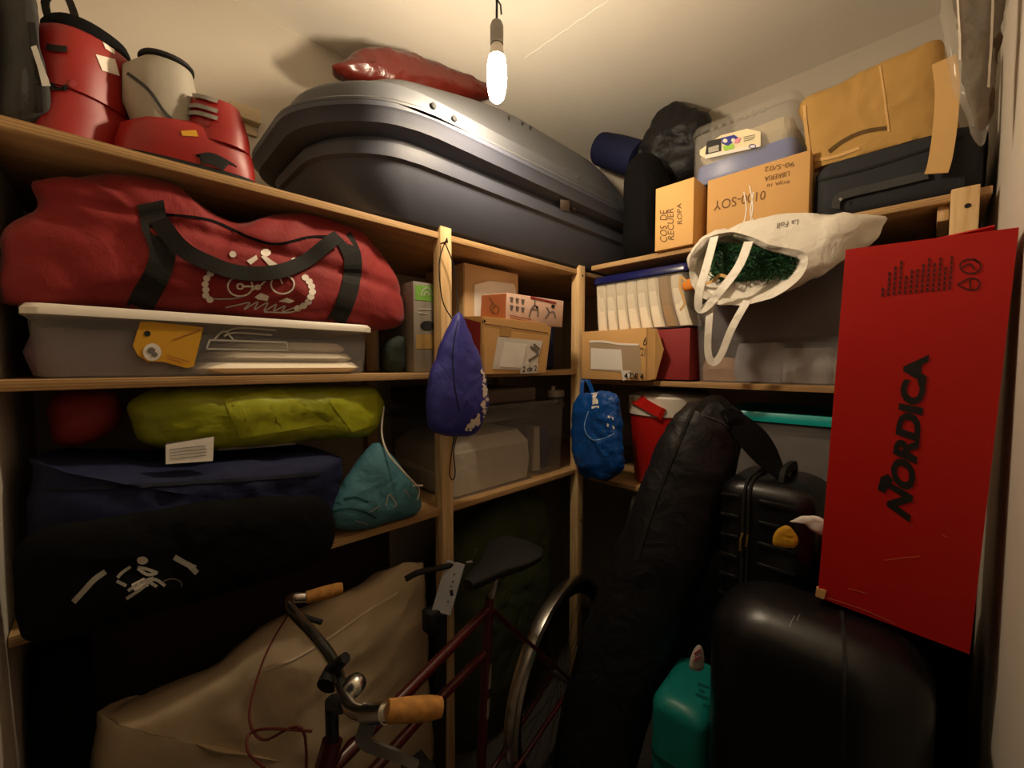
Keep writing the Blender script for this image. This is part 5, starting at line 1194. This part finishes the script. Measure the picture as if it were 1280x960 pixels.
for (k, w, zz, th) in ((-0.13, 0.018, 0.0, 0.02), (-0.1, 0.03, 0.004, 0.028), (-0.03, 0.045, 0.004, 0.032), (0.04, 0.085, 0.01, 0.04), (0.09, 0.10, 0.016, 0.042), (0.125, 0.085, 0.018, 0.036), (0.14, 0.04, 0.016, 0.02)):
    c = spt + Vector((-0.17 * k, k, zz)); sr_.append([c + Vector((w * math.cos(a), 0.15 * w * math.cos(a), th * math.sin(a) * (0.5 if math.sin(a) > 0 else 1))) for a in [2 * PI * i / 24 for i in range(24)]])
part('saddle', MB().loft(densify(sr_, 4, 48)), m_rubber, bi, True)
part('crank', MB().tube([bbk + Vector((0.06, 0, 0)), bbk + Vector((0.07, 0.12, -0.11))], 0.009, 8).tube([bbk - Vector((0.06, 0, 0)), bbk + Vector((-0.07, -0.12, 0.11))], 0.009, 8), m_steel, bi, True)
part('pedal', MB().box(bbk + Vector((0.12, 0.12, -0.11)), (0.09, 0.07, 0.02), 0.004), m_rubber, bi, True)
part('pedal', MB().box(bbk + Vector((-0.12, -0.12, 0.11)), (0.09, 0.07, 0.02), 0.004), m_rubber, bi, True)
part('chain_ring', MB().tube([bbk + Vector((0.035, 0, 0)), bbk + Vector((0.039, 0, 0))], 0.085, 32), m_steel, bi, True)
part('seat_tube_decal', MB().tube([sc_.lerp(bbk, 0.28), sc_.lerp(bbk, 0.4)], 0.0149, 14, False).tube([sc_.lerp(bbk, 0.45), sc_.lerp(bbk, 0.55)], 0.0149, 14, False), m_dimwhite, bi, True)
# kick scooter behind the bike
pk = PX(562, 735, d=1.27)
ks = thing('kick_scooter', 'folded kick scooter with perforated steel upright between bicycle and post', 'scooter', (pk.x, pk.y, 0))
tp_ = PX(570, 703, d=1.29); bt_ = PX(552, 765, d=1.25)
upv = (tp_ - bt_).normalized(); sd_ = Vector((math.cos(YAW), math.sin(YAW), 0)); nn = sd_.cross(upv).normalized()
if nn.dot(EYE - pk) < 0: nn = -nn
kM = MB().strap([bt_ + (tp_ - bt_) * k / 4 for k in range(5)], 0.058, nn, 0.02)
pp = part('upright_plate', kM, mat('grey_painted_steel', '#a2a2a6', 0.45), ks, True)
t = bvh(pp)
fills('slot', ks, t, [[(562, 738), (566, 737), (567, 744), (563, 745)], ell(566, 727, 1.2, 1.4, 8), ell(568, 718, 1.1, 1.3, 8), ell(564, 733, 1.0, 1.2, 8), ell(560, 752, 1.0, 1.2, 8)], m_rubber, 0.001)
part('stem_tube', MB().tube([bt_, Vector((bt_.x + 0.01, bt_.y - 0.02, 0.12))], 0.017, 12), m_rubber, ks, True)
part('handle', MB().tube(spline([tp_ + Vector((0, 0, -0.005)), PX(540, 712, d=1.26), PX(522, 716, d=1.24), PX(507, 724, d=1.23)], 16), 0.009, 10), m_rubber, ks, True)
part('clamp', MB().box(PX(540, 775, d=1.25), (0.05, 0.045, 0.07), 0.008), m_rubber, ks, True)
fb = Vector((bt_.x + 0.01, bt_.y - 0.02, 0))
part('deck', MB().box(fb + Vector((0.0, -0.16, 0.09)), (0.1, 0.42, 0.02), 0.006), m_steel, ks, True)
for yy in (0.06, -0.40):
    part('wheel', MB().tube([fb + Vector((-0.014, yy, 0.06)), fb + Vector((0.014, yy, 0.06))], 0.058, 24), m_rubber, ks, True)
part('quick_release', MB().tube([PX(590, 702, d=1.28), PX(596, 686, d=1.27)], 0.003, 8).tube([PX(583, 704, d=1.28), PX(592, 702, d=1.28)], 0.006, 8), m_steel, ks, True)
